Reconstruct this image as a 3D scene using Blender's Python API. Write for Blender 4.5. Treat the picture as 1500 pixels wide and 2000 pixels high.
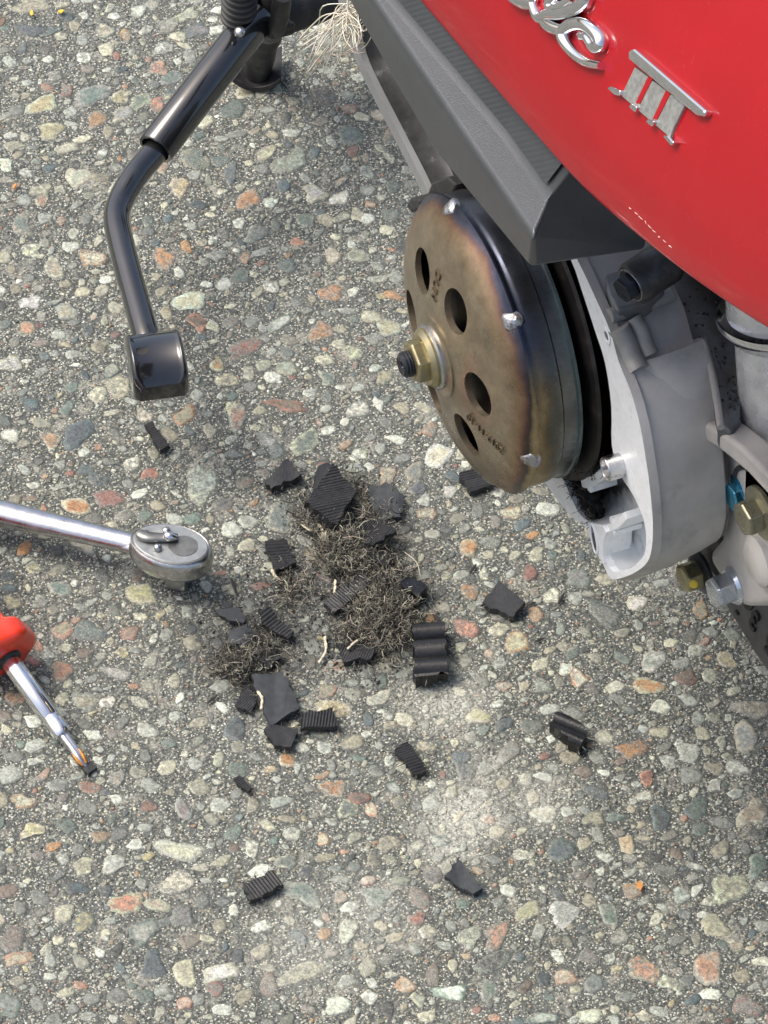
import bpy, bmesh, math, random
import numpy as np
from mathutils import Vector, Matrix
from mathutils.bvhtree import BVHTree

for o in list(bpy.data.objects):
    bpy.data.objects.remove(o, do_unlink=True)
scene = bpy.context.scene
COL = scene.collection
random.seed(7)
rng = np.random.default_rng(11)

# ------------------------------------------------------------------ camera
# world axes: x = towards the scooter's tail, y = from its left flank inwards, z = up
CR = np.array([.3884, .9215, 0.]); CU = np.array([-.6625, .2792, .695])
CR /= np.linalg.norm(CR); CC = np.cross(CR, CU); CC /= np.linalg.norm(CC); CU = np.cross(CC, CR)
FPX, DIST, HUB = 10420., 2.0, .22
CAM = np.array([0, 0, HUB]) - ((924 - 750) / FPX * DIST * CR + (1000 - 673) / FPX * DIST * CU - DIST * CC)
cam_data = bpy.data.cameras.new('camera')
cam = bpy.data.objects.new('camera', cam_data); COL.objects.link(cam)
cam_data.sensor_fit = 'HORIZONTAL'; cam_data.sensor_width = 36
cam_data.lens = FPX / 1500 * 36
cam_data.clip_start = .05; cam_data.clip_end = 500
cam.matrix_world = Matrix(((CR[0], CU[0], CC[0], CAM[0]), (CR[1], CU[1], CC[1], CAM[1]), (CR[2], CU[2], CC[2], CAM[2]), (0, 0, 0, 1)))
scene.camera = cam

# ------------------------------------------------------------------ light
SUN_EL, SUN_AZ = math.radians(58), math.radians(-125)     # azimuth of the sun in the xy plane, from +x towards +y
world = bpy.data.worlds.new('World'); scene.world = world; world.use_nodes = True
wn = world.node_tree.nodes; wl = world.node_tree.links
sky = wn.new('ShaderNodeTexSky'); sky.sky_type = 'NISHITA'; sky.sun_disc = False
sky.sun_elevation = SUN_EL; sky.sun_rotation = math.pi / 2 - SUN_AZ
sky.air_density = 1.0; sky.dust_density = 6.0; sky.ozone_density = .6
wl.new(sky.outputs[0], wn['Background'].inputs[0]); wn['Background'].inputs[1].default_value = .15
sun_d = bpy.data.lights.new('sun', 'SUN'); sun_d.energy = 1.1; sun_d.angle = math.radians(28); sun_d.color = (1, .985, .965)
sun = bpy.data.objects.new('sun', sun_d); COL.objects.link(sun)
sdir = Vector((math.cos(SUN_EL) * math.cos(SUN_AZ), math.cos(SUN_EL) * math.sin(SUN_AZ), math.sin(SUN_EL)))
sun.rotation_euler = sdir.to_track_quat('Z', 'Y').to_euler(); sun.location = sdir * 5
scene.view_settings.view_transform = 'Standard'; scene.view_settings.look = 'None'
scene.view_settings.gamma = 1; scene.view_settings.exposure = .57
scene.render.engine = 'CYCLES'

# ------------------------------------------------------------------ survey helpers (photo point -> place on a known plane)
def ray(x, y):
    return (x - 750) / FPX * CR + (1000 - y) / FPX * CU - CC
def on(ax, v, x, y):
    d = ray(x, y); t = (v - CAM[ax]) / d[ax]
    return Vector(CAM + t * d)
def PY(v, x, y): return on(1, v, x, y)
def PZ(v, x, y): return on(2, v, x, y)
def PX(v, x, y): return on(0, v, x, y)

# ------------------------------------------------------------------ materials
MATS = {}
def new_mat(name):
    m = bpy.data.materials.new(name); m.use_nodes = True
    MATS[name] = m
    return m, m.node_tree.nodes, m.node_tree.links, m.node_tree.nodes['Principled BSDF']
def ramp(n, stops, interp='LINEAR'):
    r = n.new('ShaderNodeValToRGB'); r.color_ramp.interpolation = interp
    els = r.color_ramp.elements
    while len(els) < len(stops): els.new(.5)
    for e, (p, c) in zip(els, stops):
        e.position = p
        e.color = (*c, 1) if isinstance(c, tuple) else (c, c, c, 1)
    return r
def noise(n, l, scale, detail=3, rough=.55, vec=None, dist=0):
    t = n.new('ShaderNodeTexNoise'); t.inputs['Scale'].default_value = scale
    t.inputs['Detail'].default_value = detail; t.inputs['Roughness'].default_value = rough
    t.inputs['Distortion'].default_value = dist
    if vec is None:
        g = n.get('GEO') or n.new('ShaderNodeNewGeometry'); g.name = 'GEO'
        vec = g.outputs['Position']
    l.new(vec, t.inputs['Vector'])
    return t
def mixc(n, l, fac, a, b, mode='MIX'):
    m = n.new('ShaderNodeMix'); m.data_type = 'RGBA'; m.blend_type = mode
    for s, v in ((0, fac), (6, a), (7, b)):
        if isinstance(v, (int, float)): m.inputs[s].default_value = v
        elif isinstance(v, tuple): m.inputs[s].default_value = (*v, 1)
        else: l.new(v, m.inputs[s])
    return m.outputs[2]
def math_node(n, l, op, a, b=None, clamp=False):
    m = n.new('ShaderNodeMath'); m.operation = op; m.use_clamp = clamp
    for i, v in ((0, a), (1, b)):
        if v is None: continue
        if isinstance(v, (int, float)): m.inputs[i].default_value = v
        else: l.new(v, m.inputs[i])
    return m.outputs[0]
def bump(n, l, b, height, strength, dist):
    bp = n.new('ShaderNodeBump'); bp.inputs['Strength'].default_value = strength; bp.inputs['Distance'].default_value = dist
    l.new(height, bp.inputs['Height']); l.new(bp.outputs[0], b.inputs['Normal'])
def simple(name, col, rough=.5, metal=0., coat=0., var=.25, vscale=150, bumps=None, rvar=.12, spec=None, col2=None, c2scale=60, c2lo=.5, c2hi=.7):
    """one surface with colour and gloss varied by noise"""
    m, n, l, b = new_mat(name)
    t = noise(n, l, vscale, 4)
    lo = tuple(c * (1 - var) for c in col); hi = tuple(min(1, c * (1 + var)) for c in col)
    r = ramp(n, [(.3, lo), (.7, hi)]); l.new(t.outputs[0], r.inputs[0])
    out = r.outputs[0]
    if col2:
        t2 = noise(n, l, c2scale, 5, .65)
        r2 = ramp(n, [(c2lo, 0.), (c2hi, 1.)]); l.new(t2.outputs[0], r2.inputs[0])
        out = mixc(n, l, r2.outputs[0], out, col2)
    l.new(out, b.inputs['Base Color'])
    t3 = noise(n, l, vscale * .6, 4)
    rr = ramp(n, [(.3, max(.02, rough - rvar)), (.7, min(1, rough + rvar))]); l.new(t3.outputs[0], rr.inputs[0])
    l.new(rr.outputs[0], b.inputs['Roughness'])
    b.inputs['Metallic'].default_value = metal
    if coat:
        b.inputs['Coat Weight'].default_value = coat; b.inputs['Coat Roughness'].default_value = .06
    if spec is not None: b.inputs['Specular IOR Level'].default_value = spec
    if bumps:
        sc, st, ds = bumps
        bump(n, l, b, noise(n, l, sc, 3).outputs[0], st, ds)
    return m

simple('black_gloss', (.012, .013, .015), .16, coat=1., var=.3, vscale=90, rvar=.05, col2=(.035, .033, .03), c2scale=180, c2lo=.62, c2hi=.8)
simple('black_satin', (.02, .02, .021), .45, var=.4, vscale=160, col2=(.06, .055, .05), c2scale=120, c2lo=.52, c2hi=.72)
simple('chrome', (.8, .8, .82), .1, 1., var=.06, vscale=60, rvar=.05)
simple('badge_chrome', (.82, .82, .84), .06, 1., var=.04, rvar=.03)
simple('badge_face', (.36, .37, .36), .42, .55, var=.25, vscale=500, col2=(.55, .55, .53), c2scale=900, c2lo=.6, c2hi=.7)
simple('tool_steel', (.58, .58, .585), .27, 1., var=.14, vscale=220, rvar=.1, col2=(.34, .31, .28), c2scale=260, c2lo=.62, c2hi=.78, bumps=(900, .12, .0004))
simple('plate_steel', (.36, .38, .37), .42, .75, var=.15, vscale=300)
simple('lever_steel', (.23, .235, .22), .35, .8, var=.2, vscale=300)
simple('cast_aluminium', (.50, .48, .45), .5, .15, var=.14, vscale=55, rvar=.12, bumps=(1600, .16, .0003), col2=(.27, .255, .23), c2scale=60, c2lo=.58, c2hi=.82)
simple('case_interior', (.60, .63, .645), .42, .3, var=.06, vscale=80, bumps=(1400, .1, .0002), col2=(.10, .095, .1), c2scale=55, c2lo=.56, c2hi=.8)
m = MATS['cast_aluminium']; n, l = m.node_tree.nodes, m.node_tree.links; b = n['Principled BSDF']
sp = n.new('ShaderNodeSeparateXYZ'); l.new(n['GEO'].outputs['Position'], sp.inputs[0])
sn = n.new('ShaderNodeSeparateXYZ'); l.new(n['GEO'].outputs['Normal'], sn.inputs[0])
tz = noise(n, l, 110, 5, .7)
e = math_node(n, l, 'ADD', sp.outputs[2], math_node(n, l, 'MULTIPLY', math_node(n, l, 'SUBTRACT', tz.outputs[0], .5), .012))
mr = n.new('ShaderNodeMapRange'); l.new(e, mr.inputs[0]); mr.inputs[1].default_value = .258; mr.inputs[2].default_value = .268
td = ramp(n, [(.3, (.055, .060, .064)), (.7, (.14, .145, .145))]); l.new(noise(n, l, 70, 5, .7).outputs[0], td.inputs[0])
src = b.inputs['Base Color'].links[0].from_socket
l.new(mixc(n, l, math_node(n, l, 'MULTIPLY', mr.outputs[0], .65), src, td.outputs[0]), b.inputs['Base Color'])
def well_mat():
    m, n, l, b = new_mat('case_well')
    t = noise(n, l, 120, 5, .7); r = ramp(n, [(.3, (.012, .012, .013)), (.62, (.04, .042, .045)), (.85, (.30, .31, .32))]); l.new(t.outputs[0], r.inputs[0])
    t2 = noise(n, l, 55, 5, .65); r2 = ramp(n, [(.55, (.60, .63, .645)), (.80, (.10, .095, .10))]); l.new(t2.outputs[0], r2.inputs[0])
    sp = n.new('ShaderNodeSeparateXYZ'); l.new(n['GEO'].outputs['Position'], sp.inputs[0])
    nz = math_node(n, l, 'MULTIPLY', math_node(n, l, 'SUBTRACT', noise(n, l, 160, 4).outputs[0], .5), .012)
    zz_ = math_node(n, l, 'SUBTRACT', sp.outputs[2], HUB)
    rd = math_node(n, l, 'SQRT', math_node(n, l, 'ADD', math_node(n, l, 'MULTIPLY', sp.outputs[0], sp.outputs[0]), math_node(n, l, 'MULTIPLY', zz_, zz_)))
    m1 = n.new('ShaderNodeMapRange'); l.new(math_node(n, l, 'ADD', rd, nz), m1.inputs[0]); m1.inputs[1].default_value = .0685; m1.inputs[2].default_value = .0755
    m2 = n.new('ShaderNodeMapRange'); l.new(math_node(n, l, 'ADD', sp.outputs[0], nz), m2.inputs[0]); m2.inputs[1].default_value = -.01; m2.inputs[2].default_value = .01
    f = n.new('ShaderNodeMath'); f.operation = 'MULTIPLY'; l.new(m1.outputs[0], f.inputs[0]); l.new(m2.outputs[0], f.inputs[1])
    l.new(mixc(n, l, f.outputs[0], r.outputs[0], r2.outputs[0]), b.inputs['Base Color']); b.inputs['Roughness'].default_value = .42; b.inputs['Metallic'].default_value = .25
well_mat()
simple('machined_aluminium', (.80, .83, .85), .42, .2, var=.05, vscale=260, rvar=.08, col2=(.55, .57, .58), c2scale=420, c2lo=.55, c2hi=.8)
m = MATS['machined_aluminium']; n, l = m.node_tree.nodes, m.node_tree.links; b = n['Principled BSDF']
sp = n.new('ShaderNodeSeparateXYZ'); l.new(n['GEO'].outputs['Position'], sp.inputs[0])
mr = n.new('ShaderNodeMapRange'); l.new(math_node(n, l, 'ADD', sp.outputs[0], math_node(n, l, 'MULTIPLY', math_node(n, l, 'SUBTRACT', noise(n, l, 130, 5, .7).outputs[0], .5), .12)), mr.inputs[0]); mr.inputs[1].default_value = -.02; mr.inputs[2].default_value = -.09
src = b.inputs['Base Color'].links[0].from_socket
l.new(mixc(n, l, math_node(n, l, 'MULTIPLY', mr.outputs[0], .8), src, (.12, .125, .125)), b.inputs['Base Color'])
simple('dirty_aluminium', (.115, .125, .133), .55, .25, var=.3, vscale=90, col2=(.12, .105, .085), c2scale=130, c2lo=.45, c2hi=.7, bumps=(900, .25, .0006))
simple('pitted_chrome', (.66, .655, .635), .28, .35, var=.12, vscale=200, rvar=.1, col2=(.38, .36, .32), c2scale=500, c2lo=.58, c2hi=.75)
simple('yellow_zinc', (.38, .335, .19), .32, .8, var=.2, vscale=220, col2=(.30, .28, .22), c2scale=240)
simple('yellow_paint', (.75, .55, .05), .5)
simple('olive_zinc', (.30, .285, .20), .33, .75, var=.2, vscale=220)
simple('blue_zinc', (.10, .42, .62), .2, .85, var=.2, vscale=200)
simple('silver_zinc', (.62, .66, .72), .2, .9, var=.12, vscale=250)
simple('black_oxide', (.035, .04, .05), .35, .6, var=.3, vscale=400)
simple('pulley_black', (.018, .016, .015), .45, .3, var=.4, vscale=120, col2=(.06, .05, .04), c2scale=120, c2lo=.55, c2hi=.75)
simple('tyre_rubber', (.052, .053, .053), .62, var=.25, vscale=120, bumps=(1500, .12, .0004))
simple('tyre_letter', (.012, .012, .012), .6)
simple('red_handle', (.78, .050, .020), .22, coat=.3, var=.1, vscale=120, rvar=.05)
simple('rust_tip', (.55, .22, .03), .45, .5, var=.3, vscale=900)
simple('cord_cream', (.60, .54, .40), .8, var=.25, vscale=700)
simple('petal_yellow', (.75, .50, .06), .6, var=.2, vscale=500)
simple('leaf_orange', (.55, .25, .07), .6, var=.25, vscale=600)
simple('twig_dark', (.03, .027, .024), .75, var=.4, vscale=500)
simple('scratch_pale', (.75, .60, .55), .5)
simple('stamp_dark', (.13, .10, .062), .5, .5)
simple('weld_metal', (.42, .43, .45), .36, .9, var=.3, vscale=700, bumps=(900, .5, .0008), col2=(.16, .12, .09), c2scale=380, c2lo=.5, c2hi=.65)
simple('grit_dark', (.03, .03, .032), .4, var=.8, vscale=800, col2=(.3, .3, .3), c2scale=500, c2lo=.6, c2hi=.65)
simple('dust_pale', (.52, .50, .45), .9)

# belt rubber
simple('belt_rubber', (.022, .023, .025), .5, var=.35, vscale=420, bumps=(1600, .5, .0006), col2=(.045, .044, .04), c2scale=280, c2lo=.55, c2hi=.75)
simple('belt_cog', (.010, .0105, .011), .34, var=.3, vscale=300, bumps=(1200, .3, .0004))
m, n, l, b = new_mat('belt_fabric')
t = noise(n, l, 300, 4); r = ramp(n, [(.3, (.026, .031, .036)), (.7, (.052, .060, .066))]); l.new(t.outputs[0], r.inputs[0])
w1 = n.new('ShaderNodeTexWave'); w1.inputs['Scale'].default_value = 760; w1.bands_direction = 'DIAGONAL'
l.new(n['GEO'].outputs['Position'], w1.inputs['Vector'])
l.new(mixc(n, l, math_node(n, l, 'MULTIPLY', w1.outputs[1], .25), r.outputs[0], (.012, .014, .017)), b.inputs['Base Color'])
b.inputs['Roughness'].default_value = .72; bump(n, l, b, w1.outputs[1], .2, .0002)

MATS['black_gloss'].node_tree.nodes['Principled BSDF'].inputs['Coat IOR'].default_value = 1.55
# red paint with a dusty film
m, n, l, b = new_mat('red_paint')
t = noise(n, l, 14, 4, .6); t2 = noise(n, l, 420, 3, .7)
r = ramp(n, [(.35, (.315, .0015, .007)), (.75, (.37, .002, .008))]); l.new(t.outputs[0], r.inputs[0])
r2 = ramp(n, [(.62, 0.), (.80, .10)]); l.new(t2.outputs[0], r2.inputs[0])
l.new(mixc(n, l, r2.outputs[0], r.outputs[0], (.62, .34, .32)), b.inputs['Base Color'])
b.inputs['Roughness'].default_value = .5; b.inputs['Coat Weight'].default_value = .5; b.inputs['Specular IOR Level'].default_value = .15; b.inputs['Coat Roughness'].default_value = .05

# grey moulded plastic, grained; fine ruled texture on its upright face
def plastic(name, ruled):
    m, n, l, b = new_mat(name)
    t = noise(n, l, 60, 4); r = ramp(n, [(.3, (.034, .040, .046)), (.7, (.045, .052, .059))]); l.new(t.outputs[0], r.inputs[0])
    l.new(r.outputs[0], b.inputs['Base Color']); b.inputs['Roughness'].default_value = .36
    b.inputs['Specular IOR Level'].default_value = .8
    g = noise(n, l, 1900, 2)
    if ruled:
        dt = n.new('ShaderNodeVectorMath'); dt.operation = 'DOT_PRODUCT'; l.new(n['GEO'].outputs['Position'], dt.inputs[0]); dt.inputs[1].default_value = (-.685, 0, .728)
        du = n.new('ShaderNodeVectorMath'); du.operation = 'DOT_PRODUCT'; l.new(n['GEO'].outputs['Position'], du.inputs[0]); du.inputs[1].default_value = (.728, 0, .685)
        s1_ = math_node(n, l, 'SINE', math_node(n, l, 'MULTIPLY', dt.outputs['Value'], 3300.)); s2_ = math_node(n, l, 'SINE', math_node(n, l, 'MULTIPLY', du.outputs['Value'], 4200.))
        hgt = math_node(n, l, 'MULTIPLY', s1_, math_node(n, l, 'ADD', math_node(n, l, 'MULTIPLY', s2_, .35), .65))
        bump(n, l, b, hgt, .18, .0004)
    else:
        bump(n, l, b, g.outputs[0], .32, .0005)
plastic('grey_plastic', False); plastic('ruled_plastic', True)

# clutch drum: steel blued and bronzed by heat, in rings round the shaft
m, n, l, b = new_mat('heat_steel')
g = n.new('ShaderNodeNewGeometry'); g.name = 'GEO'
sx = n.new('ShaderNodeSeparateXYZ'); l.new(g.outputs['Position'], sx.inputs[0])
zz = math_node(n, l, 'SUBTRACT', sx.outputs[2], HUB)
rad = math_node(n, l, 'SQRT', math_node(n, l, 'ADD', math_node(n, l, 'MULTIPLY', sx.outputs[0], sx.outputs[0]), math_node(n, l, 'MULTIPLY', zz, zz)))
wob = noise(n, l, 26, 3); wv = math_node(n, l, 'MULTIPLY', math_node(n, l, 'SUBTRACT', wob.outputs[0], .5), .022)
# one coordinate along the profile: radius on the face, then depth along the side
side = math_node(n, l, 'MAXIMUM', math_node(n, l, 'ADD', sx.outputs[1], .010), 0.)
prof = math_node(n, l, 'ADD', math_node(n, l, 'ADD', rad, side), wv)
pr = math_node(n, l, 'DIVIDE', prof, .1, True)
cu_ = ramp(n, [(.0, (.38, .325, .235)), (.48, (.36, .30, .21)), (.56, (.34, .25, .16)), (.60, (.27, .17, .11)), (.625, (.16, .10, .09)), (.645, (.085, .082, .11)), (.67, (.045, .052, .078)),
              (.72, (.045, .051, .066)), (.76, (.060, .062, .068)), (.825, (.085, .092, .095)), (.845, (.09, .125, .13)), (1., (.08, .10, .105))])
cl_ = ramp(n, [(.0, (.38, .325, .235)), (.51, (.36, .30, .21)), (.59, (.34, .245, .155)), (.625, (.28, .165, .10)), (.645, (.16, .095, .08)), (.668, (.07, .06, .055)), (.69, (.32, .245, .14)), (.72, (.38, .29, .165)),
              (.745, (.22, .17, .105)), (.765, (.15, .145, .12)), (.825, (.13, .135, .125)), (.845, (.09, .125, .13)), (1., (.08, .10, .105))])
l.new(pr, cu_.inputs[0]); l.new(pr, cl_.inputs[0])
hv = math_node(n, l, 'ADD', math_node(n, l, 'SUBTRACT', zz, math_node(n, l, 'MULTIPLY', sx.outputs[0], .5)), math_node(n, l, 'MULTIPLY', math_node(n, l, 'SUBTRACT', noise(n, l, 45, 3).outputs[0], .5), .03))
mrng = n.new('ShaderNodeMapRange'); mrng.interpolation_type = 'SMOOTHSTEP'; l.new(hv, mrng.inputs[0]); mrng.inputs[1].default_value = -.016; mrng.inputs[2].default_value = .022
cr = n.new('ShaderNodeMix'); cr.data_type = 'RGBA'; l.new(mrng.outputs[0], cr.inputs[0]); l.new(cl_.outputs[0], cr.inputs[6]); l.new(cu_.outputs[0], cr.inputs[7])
s1 = noise(n, l, 90, 6, .78); sr = ramp(n, [(.32, .60), (.7, 1.15)]); l.new(s1.outputs[0], sr.inputs[0])
mul = mixc(n, l, 1., cr.outputs[2], sr.outputs[0], 'MULTIPLY')
l.new(mul, b.inputs['Base Color']); b.inputs['Metallic'].default_value = .78
s2 = noise(n, l, 60, 4); rr = ramp(n, [(.3, .22), (.7, .40)]); l.new(s2.outputs[0], rr.inputs[0]); l.new(rr.outputs[0], b.inputs['Roughness'])
bump(n, l, b, noise(n, l, 1500, 2).outputs[0], .08, .0003)

# pale lime dust lying on the concrete in patches of their own
DUST = [(905, 1590, .024, .75), (880, 1650, .018, .6), (870, 1370, .026, .55), (1050, 1560, .022, .4), (700, 1790, .030, .3), (960, 1500, .02, .3), (1300, 1085, .03, .25), (600, 1850, .03, .3)]
def dust_group():
    ng = bpy.data.node_groups.new('dust_patches', 'ShaderNodeTree')
    ng.interface.new_socket('Fac', in_out='OUTPUT', socket_type='NodeSocketFloat')
    ng.interface.new_socket('Soot', in_out='OUTPUT', socket_type='NodeSocketFloat')
    n, l = ng.nodes, ng.links; out = n.new('NodeGroupOutput')
    geo = n.new('ShaderNodeNewGeometry'); geo.name = 'GEO'
    def patches(lst):
        acc = None
        for (x, y, rd, st) in lst:
            p = PZ(0, x, y)
            d = n.new('ShaderNodeVectorMath'); d.operation = 'DISTANCE'; l.new(geo.outputs['Position'], d.inputs[0]); d.inputs[1].default_value = p
            f = math_node(n, l, 'MULTIPLY', math_node(n, l, 'SUBTRACT', 1., math_node(n, l, 'DIVIDE', d.outputs['Value'], rd), True), st)
            acc = f if acc is None else math_node(n, l, 'MAXIMUM', acc, f)
        return acc
    a = patches(DUST)
    t = noise(n, l, 330, 7, .78); t2 = noise(n, l, 1100, 3, .6)
    sp = math_node(n, l, 'ADD', math_node(n, l, 'MULTIPLY', t.outputs[0], .75), math_node(n, l, 'MULTIPLY', t2.outputs[0], .45))
    v = math_node(n, l, 'MULTIPLY', a, math_node(n, l, 'MULTIPLY', math_node(n, l, 'SUBTRACT', sp, .47, True), 9.0), True)
    l.new(v, out.inputs[0])
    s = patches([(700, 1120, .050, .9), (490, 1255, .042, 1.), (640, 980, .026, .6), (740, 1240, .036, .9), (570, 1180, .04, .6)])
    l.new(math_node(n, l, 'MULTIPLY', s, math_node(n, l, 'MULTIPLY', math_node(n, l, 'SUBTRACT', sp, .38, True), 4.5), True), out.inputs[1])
    return ng
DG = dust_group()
def dusted(n, l, colour):
    g = n.new('ShaderNodeGroup'); g.node_tree = DG
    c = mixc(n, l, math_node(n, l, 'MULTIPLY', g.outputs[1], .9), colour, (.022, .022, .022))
    return mixc(n, l, math_node(n, l, 'MULTIPLY', g.outputs[0], .75), c, (.62, .63, .55))

# concrete matrix between the stones: dark cement full of sand grains
m, n, l, b = new_mat('concrete')
t = noise(n, l, 5, 4); t1 = noise(n, l, 220, 4, .65)
r = ramp(n, [(.3, (.086, .094, .085)), (.7, (.126, .136, .123))]); l.new(t.outputs[0], r.inputs[0])
r1 = ramp(n, [(.3, .55), (.72, 1.45)]); l.new(t1.outputs[0], r1.inputs[0])
base = mixc(n, l, 1., r.outputs[0], r1.outputs[0], 'MULTIPLY')
def grains(scale, thr, stops, base):
    v = n.new('ShaderNodeTexVoronoi'); v.inputs['Scale'].default_value = scale; l.new(n['GEO'].outputs['Position'], v.inputs['Vector'])
    sc = n.new('ShaderNodeSeparateColor'); l.new(v.outputs['Color'], sc.inputs[0])
    cc = ramp(n, stops, 'CONSTANT'); l.new(sc.outputs[0], cc.inputs[0])
    e = ramp(n, [(thr - .1, 1.), (thr, 0.)]); l.new(v.outputs['Distance'], e.inputs[0])
    pick = math_node(n, l, 'GREATER_THAN', sc.outputs[1], .33)
    return mixc(n, l, math_node(n, l, 'MULTIPLY', e.outputs[0], pick), base, cc.outputs[0]), v
base, va = grains(1300, .5, [(0, (.05, .056, .052)), (.25, (.165, .168, .14)), (.5, (.29, .29, .235)), (.72, (.50, .50, .42)), (.9, (.66, .66, .58))], base)
base, vb = grains(700, .42, [(0, (.06, .07, .068)), (.3, (.195, .195, .16)), (.55, (.38, .375, .30)), (.8, (.56, .56, .47)), (.94, (.30, .23, .15))], base)
tp_ = noise(n, l, 62, 6, .72); rp_ = ramp(n, [(.55, 0.), (.64, .8)]); l.new(tp_.outputs[0], rp_.inputs[0])
tq_ = noise(n, l, 950, 3, .7); rq_ = ramp(n, [(.35, (.13, .13, .115)), (.5, (.33, .325, .27)), (.7, (.56, .55, .46))]); l.new(tq_.outputs[0], rq_.inputs[0])
base = mixc(n, l, rp_.outputs[0], base, rq_.outputs[0])
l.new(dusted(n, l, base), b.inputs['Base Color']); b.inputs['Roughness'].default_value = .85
hh = math_node(n, l, 'SUBTRACT', noise(n, l, 420, 5, .7).outputs[0], math_node(n, l, 'MULTIPLY', vb.outputs['Distance'], .7))
bump(n, l, b, hh, .8, .0012)

# stones: each carries its own two colours, mottled
m, n, l, b = new_mat('stone')
a1 = n.new('ShaderNodeAttribute'); a1.attribute_name = 'col'
a2 = n.new('ShaderNodeAttribute'); a2.attribute_name = 'col2'
t = noise(n, l, 230, 4, .65); r = ramp(n, [(.46, 0.), (.62, 1.)]); l.new(t.outputs[0], r.inputs[0])
ac = n.new('ShaderNodeAttribute'); ac.attribute_name = 'core'
cf = math_node(n, l, 'MULTIPLY', math_node(n, l, 'ADD', math_node(n, l, 'MULTIPLY', r.outputs[0], .6), math_node(n, l, 'MULTIPLY', math_node(n, l, 'SUBTRACT', math_node(n, l, 'ADD', ac.outputs['Fac'], t.outputs[0]), .80, True), 1.9)), .95, True)
c = mixc(n, l, cf, a1.outputs['Color'], a2.outputs['Color'])
tz = noise(n, l, 520, 4, .7, dist=1.2); rz = ramp(n, [(.38, .0), (.5, 1.), (.62, .0)]); l.new(tz.outputs[0], rz.inputs[0])
c = mixc(n, l, math_node(n, l, 'MULTIPLY', rz.outputs[0], .14), c, (.50, .48, .42))
t2 = noise(n, l, 1100, 3, .7); r2 = ramp(n, [(.28, .45), (.5, .98), (.75, 1.35)]); l.new(t2.outputs[0], r2.inputs[0])
c = mixc(n, l, 1., c, r2.outputs[0], 'MULTIPLY')
t6 = noise(n, l, 480, 4, .7, dist=.6); r6 = ramp(n, [(.30, .50), (.5, 1.), (.70, 1.30)]); l.new(t6.outputs[0], r6.inputs[0])
c = mixc(n, l, 1., c, r6.outputs[0], 'MULTIPLY')
t4 = noise(n, l, 420, 5, .75); r4 = ramp(n, [(.45, 0.), (.56, .85)]); l.new(t4.outputs[0], r4.inputs[0])
a3 = n.new('ShaderNodeAttribute'); a3.attribute_name = 'film'
t5 = noise(n, l, 1500, 2); r5 = ramp(n, [(.3, (.065, .071, .060)), (.52, (.15, .16, .142)), (.70, (.40, .405, .33))]); l.new(t5.outputs[0], r5.inputs[0])
ef = math_node(n, l, 'MULTIPLY', math_node(n, l, 'SUBTRACT', 1., ac.outputs['Fac']), math_node(n, l, 'MULTIPLY', t4.outputs[0], 1.5))
er = ramp(n, [(.40, 0.), (.60, 1.)]); l.new(ef, er.inputs[0])
ff = math_node(n, l, 'MAXIMUM', math_node(n, l, 'MULTIPLY', r4.outputs[0], a3.outputs['Fac']), math_node(n, l, 'MULTIPLY', er.outputs[0], math_node(n, l, 'ADD', math_node(n, l, 'MULTIPLY', a3.outputs['Fac'], .7), .3)))
c = mixc(n, l, ff, c, r5.outputs[0])
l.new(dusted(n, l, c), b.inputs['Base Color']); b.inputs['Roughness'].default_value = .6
bump(n, l, b, noise(n, l, 800, 4, .6).outputs[0], .35, .0008)

# fibres: a colour per strand
m, n, l, b = new_mat('fibre')
a1 = n.new('ShaderNodeAttribute'); a1.attribute_name = 'col'
l.new(a1.outputs['Color'], b.inputs['Base Color']); b.inputs['Roughness'].default_value = .85

# ------------------------------------------------------------------ object helpers
def tag(o, label=None, cat=None, group=None, kind=None):
    if label: o['label'] = label
    if cat: o['category'] = cat
    if group: o['group'] = group
    if kind: o['kind'] = kind
    return o
def empty(name, loc, label, cat, group=None):
    o = bpy.data.objects.new(name, None); COL.objects.link(o); o.location = loc
    o.empty_display_size = .02
    bpy.context.view_layer.update()
    return tag(o, label, cat, group)
def world_loc(o):
    v = Vector(o.location)
    while o.parent:
        v = v + o.matrix_parent_inverse.to_translation(); o = o.parent; v = v + o.location
    return v
def attach(o, parent):
    if parent is not None:
        o.parent = parent; o.matrix_parent_inverse = Matrix.Translation(-world_loc(parent))
    return o
def smooth_mesh(me, ang):
    if ang:
        me.polygons.foreach_set('use_smooth', [True] * len(me.polygons))
        if ang < 180: me.set_sharp_from_angle(angle=math.radians(ang))
def mesh(name, verts, faces, mat, parent=None, smooth=0, bevel=None, seg=2, fix=True, centre=None):
    me = bpy.data.meshes.new(name)
    me.from_pydata([tuple(v) for v in verts], [], faces); me.validate()
    if fix:
        bm = bmesh.new(); bm.from_mesh(me); bmesh.ops.remove_doubles(bm, verts=bm.verts, dist=1e-6)
        bmesh.ops.recalc_face_normals(bm, faces=bm.faces); bm.to_mesh(me); bm.free()
    o = bpy.data.objects.new(name, me); COL.objects.link(o)
    me.materials.append(MATS[mat])
    smooth_mesh(me, smooth)
    if bevel:
        md = o.modifiers.new('bevel', 'BEVEL'); md.width = bevel; md.segments = seg; md.limit_method = 'ANGLE'; md.angle_limit = math.radians(25)
        md.harden_normals = True
        me.polygons.foreach_set('use_smooth', [True] * len(me.polygons))
    if parent is None and centre is None:
        pts = np.array([v.co for v in me.vertices]); c = (pts.min(0) + pts.max(0)) / 2; c[2] = pts[:, 2].min()
        centre = Vector(c)
    if centre is not None:
        me.transform(Matrix.Translation(-Vector(centre))); o.location = centre
    bpy.context.view_layer.update()
    return attach(o, parent)
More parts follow.
